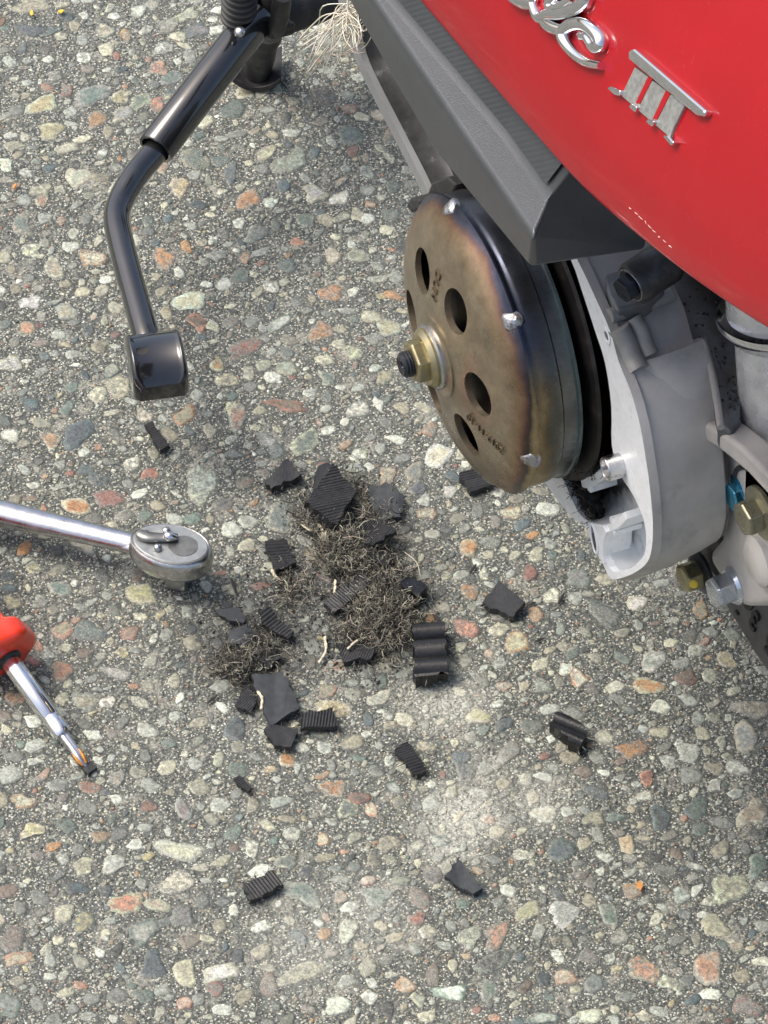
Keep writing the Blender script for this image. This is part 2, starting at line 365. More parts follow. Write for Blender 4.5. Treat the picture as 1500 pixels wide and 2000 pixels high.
class G:
    """collects several shapes that belong to one part"""
    def __init__(s): s.v, s.f = [], []
    def add(s, vf):
        k = len(s.v); s.v += [Vector(p) for p in vf[0]]; s.f += [[i + k for i in f] for f in vf[1]]; return s
    def build(s, name, mat, parent=None, **kw): return mesh(name, s.v, s.f, mat, parent, **kw)
def frame(axis):
    a = Vector(axis).normalized(); h = Vector((0, 0, 1)) if abs(a.z) < .9 else Vector((1, 0, 0))
    u = a.cross(h).normalized(); return a, u, u.cross(a).normalized()
def lathe(profile, org, axis, segs=48, closed=False, wob=None):
    a, u, w = frame(axis); org = Vector(org); V, Fc = [], []
    for (r, t) in profile:
        for k in range(segs):
            th = 2 * math.pi * k / segs
            V.append(org + a * t + (u * math.cos(th) + w * math.sin(th)) * (r * (wob(th) if wob else 1)))
    m = len(profile)
    for i in range(m - 1 if not closed else m):
        j = (i + 1) % m
        for k in range(segs):
            q = (k + 1) % segs
            Fc.append([i * segs + k, i * segs + q, j * segs + q, j * segs + k])
    if not closed:
        for i in (0, m - 1):
            if profile[i][0] > 1e-6: Fc.append([i * segs + k for k in range(segs)])
    return V, Fc
def tube(path, rad, segs=16, flat=1., up=None):
    path = [Vector(p) for p in path]; V, Fc = [], []
    rads = rad if isinstance(rad, (list, tuple)) else [rad] * len(path)
    prev = None
    for i, p in enumerate(path):
        d = (path[min(i + 1, len(path) - 1)] - path[max(i - 1, 0)]).normalized()
        if up is not None: u = d.cross(Vector(up)).normalized()
        elif prev is None: u = frame(d)[1]
        else: u = (prev - d * prev.dot(d)).normalized()
        prev = u; w = u.cross(d).normalized()
        for k in range(segs):
            th = 2 * math.pi * k / segs
            V.append(p + (u * math.cos(th) + w * math.sin(th) * flat) * rads[i])
    for i in range(len(path) - 1):
        for k in range(segs):
            q = (k + 1) % segs
            Fc.append([i * segs + k, i * segs + q, (i + 1) * segs + q, (i + 1) * segs + k])
    Fc.append(list(range(segs))[::-1]); Fc.append([(len(path) - 1) * segs + k for k in range(segs)])
    return V, Fc
def curve(pts, n=8):
    """Catmull-Rom through the points"""
    pts = [Vector(p) for p in pts]; P = [pts[0] * 2 - pts[1]] + pts + [pts[-1] * 2 - pts[-2]]; out = []
    for i in range(1, len(P) - 2):
        for k in range(n):
            t = k / n; a, b_, c_, d = P[i - 1], P[i], P[i + 1], P[i + 2]
            out.append(.5 * ((2 * b_) + (c_ - a) * t + (2 * a - 5 * b_ + 4 * c_ - d) * t * t + (3 * b_ - a - 3 * c_ + d) * t ** 3))
    return out + [pts[-1]]
def prism(poly, off):
    n_ = len(poly); V = [Vector(p) for p in poly] + [Vector(p) + Vector(off) for p in poly]
    return V, [list(range(n_))[::-1], [n_ + i for i in range(n_)]] + [[i, (i + 1) % n_, n_ + (i + 1) % n_, n_ + i] for i in range(n_)]
def loft(secs, cap=True, loop=True):
    n_ = len(secs[0]); V = [Vector(p) for s in secs for p in s]; Fc = []
    for i in range(len(secs) - 1):
        for k in range(n_ if loop else n_ - 1):
            q = (k + 1) % n_
            Fc.append([i * n_ + k, i * n_ + q, (i + 1) * n_ + q, (i + 1) * n_ + k])
    if cap and loop: Fc += [list(range(n_))[::-1], [(len(secs) - 1) * n_ + k for k in range(n_)]]
    return V, Fc
def box(c, ax, ay, az):
    c = Vector(c); ax, ay, az = Vector(ax), Vector(ay), Vector(az)
    p = [c - ax - ay - az, c + ax - ay - az, c + ax + ay - az, c - ax + ay - az]
    return prism(p, az * 2)
def hexagon(org, axis, r, h, chamfer=.12, rot=0.):
    a, u, w = frame(axis); org = Vector(org)
    def ring(rr, t, n_=6): return [org + a * t + (u * math.cos(rot + math.pi / 3 * k) + w * math.sin(rot + math.pi / 3 * k)) * rr for k in range(6)]
    return loft([ring(r, 0), ring(r, h * (1 - chamfer)), ring(r * .9, h)])
def bvh(o):
    dg = bpy.context.evaluated_depsgraph_get(); e = o.evaluated_get(dg); me = e.to_mesh()
    mw = o.matrix_world
    t = BVHTree.FromPolygons([mw @ v.co for v in me.vertices], [list(p.vertices) for p in me.polygons]); e.to_mesh_clear()
    return t
def hit(tree, x, y):
    d = Vector(ray(x, y)).normalized(); loc, nor, i, dist = tree.ray_cast(Vector(CAM), d)
    if loc is None: return None, None
    if nor.dot(d) > 0: nor = -nor
    return loc, nor
def bolt(name, centre, axis, r, mat, parent, flange=1.35, hh=1.0, fmat=None, rot=.2, dish=True, flange_t=.22):
    """hex flange head standing on centre, axis pointing out"""
    fl = mesh('flange', *lathe([(r * flange, 0), (r * flange, r * flange_t), (r * 1.02, r * flange_t * 1.9), (r * .7, r * flange_t * 1.9)], centre, axis, 40), fmat or mat, None, smooth=35)
    hd = mesh(name, *hexagon(Vector(centre) + Vector(axis).normalized() * r * flange_t * 1.2, axis, r, r * hh, rot=rot), mat, parent, bevel=r * .06)
    attach_keep(fl, hd)
    return hd
def attach_keep(o, parent):
    """parent without moving"""
    bpy.context.view_layer.update()
    o.parent = parent; o.matrix_parent_inverse = Matrix.Translation(-world_loc(parent)); return o

# ================================================================== the setting: concrete with exposed stones
gv = []; L = 30
pave = mesh('concrete_pavement', [(-L, -L, 0), (L, -L, 0), (L, L, 0), (-L, L, 0)], [[0, 1, 2, 3]], 'concrete', None, fix=False, centre=Vector((0, 0, 0)))
tag(pave, 'worn exposed aggregate concrete set with mixed coloured pebbles', None, None, 'structure')

PAL = dict(cream=(.53, .485, .375), tan=(.36, .31, .235), white=(.64, .62, .56), pale=(.38, .38, .35), grey=(.20, .20, .19), slate=(.050, .066, .080),
           blue=(.080, .112, .130), green=(.125, .165, .148), brown=(.165, .115, .095), red=(.28, .115, .09), salmon=(.48, .235, .155), rust=(.42, .205, .085),
           mauve=(.225, .195, .18), dark=(.045, .048, .05), yellow=(.44, .365, .21))
for k_ in PAL: PAL[k_] = (PAL[k_][0] * .88, PAL[k_][1] * .97, PAL[k_][2] * .90)
def stone_outline(w, h, ang, n_=12, rough=.12, boxy=0.):
    n_ += 3; rough *= 1.25
    ph = random.uniform(0, 6.28); ph2 = random.uniform(0, 6.28); out = []
    ca, sa = math.cos(ang), math.sin(ang)
    for k in range(n_):
        t = 2 * math.pi * (k + random.uniform(-.25, .25)) / n_
        rr = 1 + rough * math.sin(2 * t + ph) + rough * .8 * math.sin(3 * t + ph2) + random.uniform(-rough, rough) * .9
        cx, cy = math.cos(t), math.sin(t)
        if boxy: q = max(abs(cx), abs(cy)); cx, cy = cx * (1 - boxy) + cx / q * boxy * .9, cy * (1 - boxy) + cy / q * boxy * .9
        x, y = w / 2 * cx * rr, h / 2 * cy * rr
        out.append((x * ca - y * sa, x * sa + y * ca))
    return out
def stone_geo(pts, height):
    """flat worn stone: rim sunk in the cement, low crown"""
    n_ = len(pts); c = sum(pts, Vector()) / n_; V = []
    for (s, z) in ((1.03, -.0004), (.93, height * .75), (.62, height)):
        V += [Vector((c.x + (p.x - c.x) * s, c.y + (p.y - c.y) * s, z * random.uniform(.85, 1.15))) for p in pts]
    V.append(Vector((c.x, c.y, height * 1.03)))
    Fc = [[i * n_ + k, i * n_ + (k + 1) % n_, (i + 1) * n_ + (k + 1) % n_, (i + 1) * n_ + k] for i in range(2) for k in range(n_)]
    Fc += [[2 * n_ + k, 2 * n_ + (k + 1) % n_, 3 * n_] for k in range(n_)]
    return V, Fc
PLACED = []                                     # (x, y, radius) of stones already set, in metres
def jit(c, v=.18):
    k = random.uniform(1 - v, 1 + v); return tuple(min(.85, max(.01, x * k * random.uniform(.93, 1.07))) for x in c)
def pebble(pts, c1, c2, height):
    V, Fc = stone_geo(pts, height)
    o = mesh('pebble', V, Fc, 'stone', pave, smooth=60, fix=False)
    for nm, c in (('col', c1), ('col2', c2)):
        a = o.data.color_attributes.new(nm, 'FLOAT_COLOR', 'POINT')
        a.data.foreach_set('color', np.tile(np.array([*c, 1.], dtype=np.float32), len(o.data.vertices)))
    nv = (len(o.data.vertices) - 1) // 3; fc = o.data.attributes.new('core', 'FLOAT', 'POINT'); fc.data.foreach_set('value', np.array([0.] * nv + [.22] * nv + [.65] * nv + [1.], np.float32))
    fa = o.data.attributes.new('film', 'FLOAT', 'POINT'); fa.data.foreach_set('value', np.full(len(o.data.vertices), random.choice((.1, .3, .6, .9, 1.)), np.float32))
    cx = sum(p.x for p in pts) / len(pts); cy = sum(p.y for p in pts) / len(pts)
    PLACED.append((cx, cy, max((p - Vector((cx, cy, p.z))).length for p in pts)))
    return o
# stones one can recognise in the photograph: centre, width, height, tilt, colours
STONES = [
 (62,10,80,28,0,'cream','tan'),(80,205,60,34,12,'cream','yellow'),(180,185,66,40,14,'pale','green'),(235,190,40,24,16,'cream','yellow'),(240,223,52,26,20,'cream','pale'),
 (88,206,28,26,0,'cream','white'),(130,178,28,24,0,'red','mauve'),(100,255,56,30,10,'cream','yellow'),(190,232,44,28,20,'tan','rust'),(150,345,44,40,-40,'cream','pale'),
 (80,372,40,26,0,'tan','cream'),(82,392,28,24,0,'cream','salmon'),(130,290,60,18,12,'tan','cream'),(60,60,60,26,0,'slate','blue'),(130,32,34,18,0,'blue','slate'),
 (95,62,44,14,8,'green','blue'),(120,72,28,16,6,'tan','cream'),(245,68,24,18,-30,'rust','tan'),(270,22,34,22,0,'pale','white'),(12,322,30,24,0,'white','cream'),
 (310,135,40,28,16,'tan','salmon'),(335,152,44,26,10,'pale','green'),(275,198,46,30,14,'cream','green'),(308,205,30,30,0,'red','salmon'),(200,300,30,16,30,'pale','white'),
 (455,215,46,36,0,'blue','green'),(478,180,36,28,0,'cream','tan'),(520,300,46,24,20,'tan','cream'),(570,318,66,48,20,'grey','pale'),(432,314,42,20,-6,'green','blue'),
 (380,312,64,40,10,'tan','green'),(484,390,58,32,22,'tan','rust'),(528,396,28,24,0,'cream','white'),(614,378,54,30,-4,'cream','pale'),(664,388,42,26,35,'cream','white'),
 (350,365,44,34,0,'cream','yellow'),(450,340,26,40,10,'slate','blue'),(632,188,50,28,-8,'brown','dark'),(684,265,46,40,0,'green','blue'),(716,335,26,24,0,'pale','grey'),
 (596,430,36,30,-20,'pale','green'),(637,430,30,26,0,'tan','cream'),(668,425,36,18,12,'tan','cream'),(718,428,26,24,0,'pale','white'),(740,225,30,22,0,'tan','cream'),
 (370,588,62,38,4,'white','cream'),(385,630,38,30,-40,'salmon','brown'),(416,638,34,16,-20,'white','cream'),(478,680,84,34,24,'mauve','red'),(545,632,58,22,28,'green','pale'),
 (625,648,40,48,-50,'tan','rust'),(645,572,46,34,0,'rust','salmon'),(425,715,32,22,-10,'cream','rust'),(442,742,44,28,10,'cream','tan'),(20,710,44,32,20,'cream','white'),
 (232,755,52,40,10,'tan','cream'),(152,848,72,44,30,'blue','slate'),(283,812,34,28,0,'tan','cream'),(360,812,44,34,40,'rust','tan'),(395,945,66,64,0,'cream','pale'),
 (455,800,30,28,20,'cream','tan'),(560,792,90,20,-4,'red','brown'),(595,865,56,44,20,'cream','green'),(463,815,34,64,0,'pale','salmon'),(258,906,32,28,0,'cream','white'),
 (192,938,42,26,-24,'blue','slate'),(168,920,30,24,-24,'slate','blue'),(212,974,60,34,14,'mauve','red'),(150,990,54,36,-14,'cream','rust'),(292,925,32,26,0,'salmon','red'),
 (165,1065,44,32,-20,'pale','tan'),(65,1110,32,28,0,'cream','yellow'),(118,1150,40,32,0,'pale','green'),(78,1175,34,24,0,'pale','mauve'),(25,1178,30,28,0,'tan','yellow'),
 (275,1160,56,44,10,'cream','yellow'),(122,1232,38,36,40,'salmon','tan'),(175,1235,60,44,-10,'blue','green'),(120,1310,50,34,-10,'tan','salmon'),(165,1370,50,40,-40,'pale','tan'),
 (210,1372,32,24,0,'cream','white'),(30,1365,40,32,0,'tan','salmon'),(228,1315,56,24,-10,'grey','pale'),(238,1275,28,20,0,'cream','yellow'),(460,1425,48,40,-10,'blue','slate'),
 (45,1565,46,30,0,'rust','cream'),(175,1538,44,26,0,'salmon','red'),(65,1622,46,32,0,'cream','yellow'),(228,1520,32,30,0,'pale','tan'),(358,1582,30,42,20,'pale','mauve'),
 (232,1630,36,28,30,'slate','grey'),(164,1692,42,34,10,'cream','tan'),(222,1688,46,34,10,'white','pale'),(350,1660,90,40,-8,'pale','cream'),(345,1725,70,42,30,'white','cream'),
 (150,1735,46,24,10,'slate','blue'),(245,1765,64,44,0,'cream','salmon'),(308,1768,52,26,-10,'cream','tan'),(125,1784,44,36,0,'tan','cream'),(165,1800,38,46,0,'green','yellow'),
 (283,1818,58,46,30,'green','pale'),(355,1790,50,40,0,'green','grey'),(300,1885,52,48,40,'blue','slate'),(360,1900,44,52,10,'cream','tan'),(25,1835,54,46,0,'mauve','brown'),
 (35,1872,54,30,10,'salmon','tan'),(370,1838,46,28,30,'brown','mauve'),(430,1900,70,34,16,'cream','white'),(420,1930,38,30,0,'red','mauve'),(20,1965,50,40,0,'green','grey'),
 (560,1683,40,34,-10,'cream','green'),(598,1702,30,26,0,'dark','slate'),(590,1745,70,40,-30,'pale','green'),(665,1752,34,24,20,'salmon','tan'),(632,1640,26,24,0,'salmon','cream'),
 (650,1540,50,36,0,'cream','rust'),(725,1582,24,28,0,'salmon','cream'),(680,1580,44,34,0,'cream','green'),(735,1752,70,32,-8,'pale','green'),(820,1755,50,34,-30,'red','mauve'),
 (815,1795,34,30,0,'mauve','red'),(680,1818,42,40,10,'cream','white'),(590,1900,90,40,20,'cream','tan'),(525,1925,40,44,-20,'brown','mauve'),(660,1965,50,36,0,'pale','white'),
 (915,1832,40,48,-20,'pale','cream'),(970,1828,46,52,0,'mauve','salmon'),(965,1878,76,36,20,'grey','dark'),(845,1905,30,44,0,'brown','mauve'),(880,1940,60,36,0,'green','white'),
 (955,1935,40,40,0,'pale','green'),(1095,1660,58,44,-20,'green','blue'),(1290,1598,38,52,0,'blue','slate'),(1165,1548,54,24,-18,'slate','blue'),(1160,1600,36,32,0,'mauve','tan'),
 (1065,1590,50,36,20,'white','cream'),(1350,1515,48,34,0,'grey','pale'),(1262,1520,30,28,0,'salmon','red'),(1235,1740,36,34,0,'rust','tan'),(1100,1785,64,42,8,'white','pale'),
 (1030,1780,54,30,20,'cream','tan'),(1425,1735,66,64,0,'cream','tan'),(1385,1890,62,64,0,'cream','salmon'),(1258,1895,66,50,-10,'tan','salmon'),(1305,1920,44,30,-10,'white','cream'),
 (1460,1965,60,44,0,'red','mauve'),(1395,1810,60,40,0,'cream','tan'),(1105,1910,42,34,10,'salmon','cream'),(1190,1785,34,44,0,'pale','green'),(1225,1650,36,36,0,'cream','yellow'),
 (1470,1590,54,50,0,'cream','tan'),(1360,1580,46,46,0,'blue','green'),(1395,1535,28,24,0,'white','pale'),(1060,1990,60,24,0,'blue','pale'),(1150,1985,50,30,0,'cream','white'),
 (1010,1255,52,40,10,'rust','cream'),(910,1228,56,36,-10,'red','salmon'),(918,1158,32,36,0,'tan','rust'),(1130,1325,40,34,30,'rust','white'),(1105,1308,24,28,-20,'cream','white'),
 (1078,1165,32,34,0,'cream','white'),(1235,1465,60,36,24,'salmon','rust'),(1470,1385,76,36,10,'pale','cream'),(1455,1440,50,60,0,'cream','pale'),(1370,1192,36,30,-40,'rust','tan'),
 (1245,1178,40,30,0,'cream','white'),(1275,1290,44,44,0,'white','pale'),(1180,1200,64,44,-40,'slate','grey'),(1130,1130,54,34,0,'green','grey'),(1268,1340,66,32,0,'cream','rust'),
 (1340,1325,44,26,20,'red','brown'),(1345,1470,50,36,0,'white','pale'),(1440,1500,50,30,-10,'pale','white'),(1180,1440,40,26,0,'pale','cream'),(995,1470,60,32,30,'brown','grey'),
 (985,1415,44,22,14,'blue','slate'),(985,1340,30,20,0,'salmon','cream'),(900,1480,40,30,20,'slate','blue'),(910,1510,44,34,10,'grey','slate'),(1000,1002,44,26,10,'rust','cream'),
 (758,930,36,38,0,'salmon','cream'),(808,922,38,36,20,'tan','grey'),(855,890,48,50,-30,'white','cream'),(835,1003,34,26,-10,'salmon','cream'),(815,955,34,24,10,'grey','slate'),
 (760,640,46,34,0,'pale','tan'),(725,620,40,26,0,'tan','cream'),(700,420,30,24,0,'cream','tan'),(960,1060,40,26,0,'green','grey'),(915,1070,40,32,-20,'tan','rust'),
 (1035,1120,34,28,40,'brown','red'),(880,960,34,22,0,'pale','white'),(620,1085,44,50,30,'rust','cream'),(548,1010,64,56,0,'cream','green'),(660,1300,42,26,0,'white','rust'),
 (560,1485,30,28,0,'cream','rust'),(690,1450,44,30,0,'mauve','tan'),(740,1365,40,30,0,'cream','pale'),(650,1385,70,40,0,'cream','yellow'),(640,1350,36,26,0,'salmon','tan'),
 (700,1560,40,26,0,'red','brown'),(1060,1340,34,28,0,'mauve','pale'),(935,1400,44,30,0,'cream','yellow'),(1290,1430,36,26,0,'tan','cream'),(1420,1290,44,30,0,'cream','yellow'),
 (180,505,50,36,0,'rust','cream'),(105,525,40,40,0,'cream','tan'),(60,490,46,26,0,'white','cream'),(45,440,40,36,0,'tan','green'),(320,505,44,50,-20,'tan','rust'),
 (500,458,44,32,0,'pale','grey'),(560,520,40,24,0,'blue','green'),(700,500,44,30,0,'pale','tan'),(470,540,40,26,0,'grey','green'),(650,500,34,30,0,'tan','cream'),
 (60,590,40,30,0,'pale','white'),(130,610,44,30,10,'pale','tan'),(55,640,34,24,0,'tan','salmon'),(60,790,40,26,0,'slate','blue'),(100,860,40,36,0,'cream','rust'),
 (20,850,34,30,0,'pale','white'),(690,690,40,30,0,'tan','cream'),(700,800,44,34,0,'pale','white'),(640,740,36,26,0,'cream','green'),(560,720,40,30,0,'tan','pale'),
 (520,860,40,28,0,'green','pale'),(700,890,36,26,0,'cream','white'),(840,840,34,26,0,'salmon','tan'),(530,560,36,24,0,'cream','white'),(205,60,36,28,10,'pale','cream'),
 (385,60,44,30,10,'blue','grey'),(330,50,44,28,10,'tan','pale'),(365,30,40,24,20,'cream','pale'),(320,95,40,24,0,'pale','white'),(1480,1690,40,44,0,'pale','green'),
 (1300,1700,50,30,0,'dark','grey'),(1210,1830,40,30,0,'grey','pale'),(1150,1870,40,28,0,'mauve','grey'),(1020,1670,36,26,0,'white','cream'),(1330,1750,40,30,0,'white','pale'),
]
for (x, y, w, h, a, c1, c2) in STONES[:292]:
    out = stone_outline(w * 1.05, h * 1.05, -math.radians(a), random.choice((10, 11, 12)), random.uniform(.08, .17), random.choice((0, .3, .55, .7)))
    pebble([PZ(0, x + dx, y + dy) for dx, dy in out][::-1], jit(PAL[c1]), jit(PAL[c2]), random.uniform(.0002, .0006))

# the thousands of smaller stones and sand grains, joined
X0, X1, Y0, Y1 = -.72, .34, -.34, .42
def scatter(n_, rmin, rmax, power, grid, cell, fill):
    """non-overlapping discs, largest first"""
    rs = np.sort(rmin + (rmax - rmin) * rng.random(n_) ** power)[::-1]
    out = []
    for r_ in rs:
        for _ in range(4):
            x, y = rng.uniform(X0, X1), rng.uniform(Y0, Y1)
            i, j = int((x - X0) / cell), int((y - Y0) / cell); k = max(1, int(r_ * fill / cell))
            sub = grid[max(0, i - k):i + k + 1, max(0, j - k):j + k + 1]
            if not sub.any():
                sub[:] = True; out.append((x, y, r_)); break
    return np.array(out)
cell = .0008
occ = np.zeros((int((X1 - X0) / cell) + 2, int((Y1 - Y0) / cell) + 2), bool)
for (x, y, r_) in PLACED:
    i, j = int((x - X0) / cell), int((y - Y0) / cell); k = int(r_ * .72 / cell)
    if 0 <= i < occ.shape[0] and 0 <= j < occ.shape[1]: occ[max(0, i - k):i + k + 1, max(0, j - k):j + k + 1] = True
def add_attr(me, name, cols):
    a = me.color_attributes.new(name, 'FLOAT_COLOR', 'POINT')
    a.data.foreach_set('color', np.concatenate([cols, np.ones((len(cols), 1))], 1).astype(np.float32).ravel())
names = ['cream', 'tan', 'white', 'pale', 'grey', 'slate', 'blue', 'green', 'brown', 'red', 'salmon', 'rust', 'mauve', 'dark', 'yellow']
wts = np.array([15, 10, 14, 20, 13, 4, 5, 5, 2, 1.5, 2, 1.5, 4, 3, 1], float); wts /= wts.sum()
pal = np.array([PAL[k] for k in names])
def small_stones(name, d, k, rings, hmin, hmax):
    N = len(d); th = (np.arange(k)[None] + rng.uniform(-.28, .28, (N, k))) / k * 2 * np.pi
    asp = rng.uniform(.55, 1., (N, 1)); rr = d[:, 2:3] * rng.uniform(.66, 1.2, (N, k))
    px, py = np.cos(th) * rr * 1.12, np.sin(th) * rr * asp
    ro = rng.uniform(0, np.pi, (N, 1)); qx, qy = px * np.cos(ro) - py * np.sin(ro), px * np.sin(ro) + py * np.cos(ro)
    hgt = rng.uniform(hmin, hmax, (N, 1))
    per = k * len(rings) + 1; V = np.zeros((N, per, 3), np.float32)
    for i, (s, z) in enumerate(rings):
        V[:, i * k:(i + 1) * k, 0] = d[:, 0:1] + qx * s; V[:, i * k:(i + 1) * k, 1] = d[:, 1:2] + qy * s
        V[:, i * k:(i + 1) * k, 2] = hgt * z if z > 0 else z * .001
    V[:, -1, 0], V[:, -1, 1], V[:, -1, 2] = d[:, 0], d[:, 1], hgt[:, 0]
    loops, starts, tot = [], [], 0
    base = (np.arange(N) * per)[:, None]
    quads = []
    for i in range(len(rings) - 1):
        for a in range(k):
            b_ = (a + 1) % k; quads.append([i * k + a, i * k + b_, (i + 1) * k + b_, (i + 1) * k + a])
    tl = (len(rings) - 1) * k; tris = [[tl + a, tl + (a + 1) % k, per - 1] for a in range(k)]
    lq = (base[:, :, None] + np.array(quads)[None]).reshape(-1) if quads else np.zeros(0, int)
    lt = (base[:, :, None] + np.array(tris)[None]).reshape(-1)
    nq, nt = (len(quads) * N, len(tris) * N)
    me = bpy.data.meshes.new(name); me.vertices.add(N * per); me.vertices.foreach_set('co', V.ravel())
    me.loops.add(len(lq) + len(lt)); me.loops.foreach_set('vertex_index', np.concatenate([lq, lt]).astype(np.int32))
    me.polygons.add(nq + nt)
    me.polygons.foreach_set('loop_start', np.concatenate([np.arange(nq) * 4, nq * 4 + np.arange(nt) * 3]).astype(np.int32))
    me.update(calc_edges=True); me.validate()
    me.polygons.foreach_set('use_smooth', np.ones(len(me.polygons), bool))
    idx = rng.choice(len(pal), N, p=wts); idx2 = np.where(rng.random(N) < .45, idx, rng.choice(len(pal), N, p=wts))
    br = rng.uniform(.75, 1.2, (N, 1))
    add_attr(me, 'col', np.repeat(np.clip(pal[idx] * br, .01, .85), per, 0)); add_attr(me, 'col2', np.repeat(np.clip((pal[idx2] * .5 + pal[idx] * .5) * br, .01, .85), per, 0))
    fc = me.attributes.new('core', 'FLOAT', 'POINT'); fc.data.foreach_set('value', np.tile(np.array([v for v in [0., .3, .7][:len(rings)] for _ in range(k)] + [1.], np.float32), N))
    fa = me.attributes.new('film', 'FLOAT', 'POINT'); fa.data.foreach_set('value', np.repeat(rng.random(N), per).astype(np.float32))
    me.materials.append(MATS['stone'])
    o = bpy.data.objects.new(name, me); COL.objects.link(o); o.parent = pave
    return tag(o, None, None, None, 'stuff')
d1 = scatter(100000, .0007, .0050, 9.0, occ, cell, .86)
small_stones('small_stones', d1, 8, [(1.03, -.5), (.9, .7), (.6, .97)], .0002, .0006)
NS = 230000
d2 = np.stack([rng.uniform(X0, X1, NS), rng.uniform(Y0, Y1, NS), .00035 + .00095 * rng.random(NS) ** 2.2], 1)
gi, gj = ((d2[:, 0] - X0) / cell).astype(int), ((d2[:, 1] - Y0) / cell).astype(int)
d2 = d2[~occ[gi, gj]]
wts = np.array([14, 9, 20, 20, 12, 3, 4, 4, 2, 2, 2, 2, 3, 4, 1], float); wts /= wts.sum()
small_stones('sand_grains', d2, 5, [(1.0, -.4)], .00015, .0005)

# ================================================================== the scooter
sc = empty('motor_scooter', (0, .125, 0), 'red scooter on its centre stand with the belt cover taken off and clutch drum bare', 'scooter')

# ---- red side panel
edge = [(640, -215), (740, -95), (820, 0), (930, 130), (1040, 256), (1140, 366), (1250, 462), (1375, 558), (1500, 640), (1620, 705), (1760, 770)]
low = curve([PY(-.015, *p) for p in edge], 4)
prof = [(.030, -.006), (.010, -.0035), (.0025, -.0022), (.0004, -.0006), (0, .0012), (.0002, .008), (.0022, .022), (.0075, .042), (.017, .066), (.030, .089), (.047, .112), (.070, .136), (.105, .160)]
secs = []
fine = []
for i in range(len(prof) - 1):
    for k in range(3):
        t = k / 3; fine.append((prof[i][0] * (1 - t) + prof[i + 1][0] * t, prof[i][1] * (1 - t) + prof[i + 1][1] * t))
fine.append(prof[-1])
for (dy, dz) in fine: secs.append([p + Vector((0, dy, dz)) for p in low])
panel = mesh('body_panel', *loft(secs, cap=False, loop=False), 'red_paint', sc, smooth=60)
md = panel.modifiers.new('sub', 'SUBSURF'); md.levels = 1; md.render_levels = 1
pbvh = bvh(panel)
def on_panel(x, y, lift=0.):
    p, nn = hit(pbvh, x, y)
    return p + nn * lift, nn
def zc(x, y): return 980 + x / 3.409, y / 3.409           # photo detail -> photo
def emboss(name, poly, h, mat, parent, bevel, base=-.0006):
    P, N = [], Vector()
    for (x, y) in poly:
        p, nn = on_panel(x, y); P.append(p); N += nn
    N.normalize()
    return mesh(name, *prism([p + N * base for p in P], N * (h - base)), mat, parent, bevel=bevel, seg=3)
# numeral of three bars
bar = emboss('numeral_badge', [zc(*q) for q in [(905, 450), (1240, 700), (1135, 915), (815, 640)]], .0012, 'badge_face', panel, .0003)
bar['label'] = 'chrome numeral III of three upright bars'
for q in ([(890, 345), (925, 326), (1408, 742), (1395, 785), (1345, 778), (892, 405)],):
    emboss('serif', [zc(*p) for p in q], .0030, 'badge_chrome', bar, .0013)
for q in ([(740, 590), (770, 575), (835, 605), (825, 645), (790, 635)], [(885, 715), (905, 690), (945, 715), (925, 755)], [(1000, 815), (1020, 790), (1060, 810), (1040, 850)], [(1110, 905), (1150, 905), (1190, 950), (1170, 975)]):
    emboss('serif', [zc(*p) for p in q], .0026, 'badge_chrome', bar, .0006)
for q in ([(1005, 500), (1035, 520), (945, 695), (915, 690)], [(1120, 600), (1150, 625), (1060, 800), (1030, 795)]):
    emboss('gap', [zc(*p) for p in q], .00145, 'red_paint', bar, .0001)
def stroke(name, pts, w, parent, h=.0016):
    P = []; N = Vector()
    for (x, y) in pts:
        p, nn = on_panel(*zc(x, y)); P.append(p); N += nn
    N.normalize(); C = curve(P, 6)
    return mesh(name, *tube([p + N * h * .35 for p in C], [w * (.55 + .45 * math.sin(math.pi * min(1, max(0, (i + 2) / (len(C) + 3))))) for i in range(len(C))], 10, flat=h / w, up=N), 'badge_chrome', parent, smooth=50)
# script letters: the end of the word
e_ = stroke('letter_e', [(560, 245), (600, 255), (645, 318), (690, 300), (675, 240), (600, 175), (520, 165), (450, 200), (445, 262), (500, 345), (590, 415), (690, 440)], .0026, panel, .0034)
stroke('link', [(300, 120), (330, 165), (390, 195), (450, 200)], .0024, e_, .003)
p_ = stroke('letter_p', [(230, 10), (250, 70), (285, 125), (340, 95), (420, 95), (510, 70), (590, 12), (600, -60), (520, -110), (420, -60), (360, 20), (375, 62), (430, 40), (500, -10)], .0026, panel, .0036)
y_ = stroke('letter_y', [(60, -120), (80, -50), (140, -5), (200, 15), (235, -10), (250, -80)], .0030, panel, .0032)
for k in range(9):
    t0 = k / 9 + random.uniform(0, .03); t1 = t0 + random.uniform(.05, .10)
    P = [on_panel(1228 + 85 * t + random.gauss(0, .8), 402 + 84 * t + random.gauss(0, .8), .00003)[0] for t in (t0, (t0 + t1) / 2, t1)]
    mesh('paint_chip', *tube(P, [.00007, random.uniform(.0001, .0003), .00006], 5), 'scratch_pale', panel)

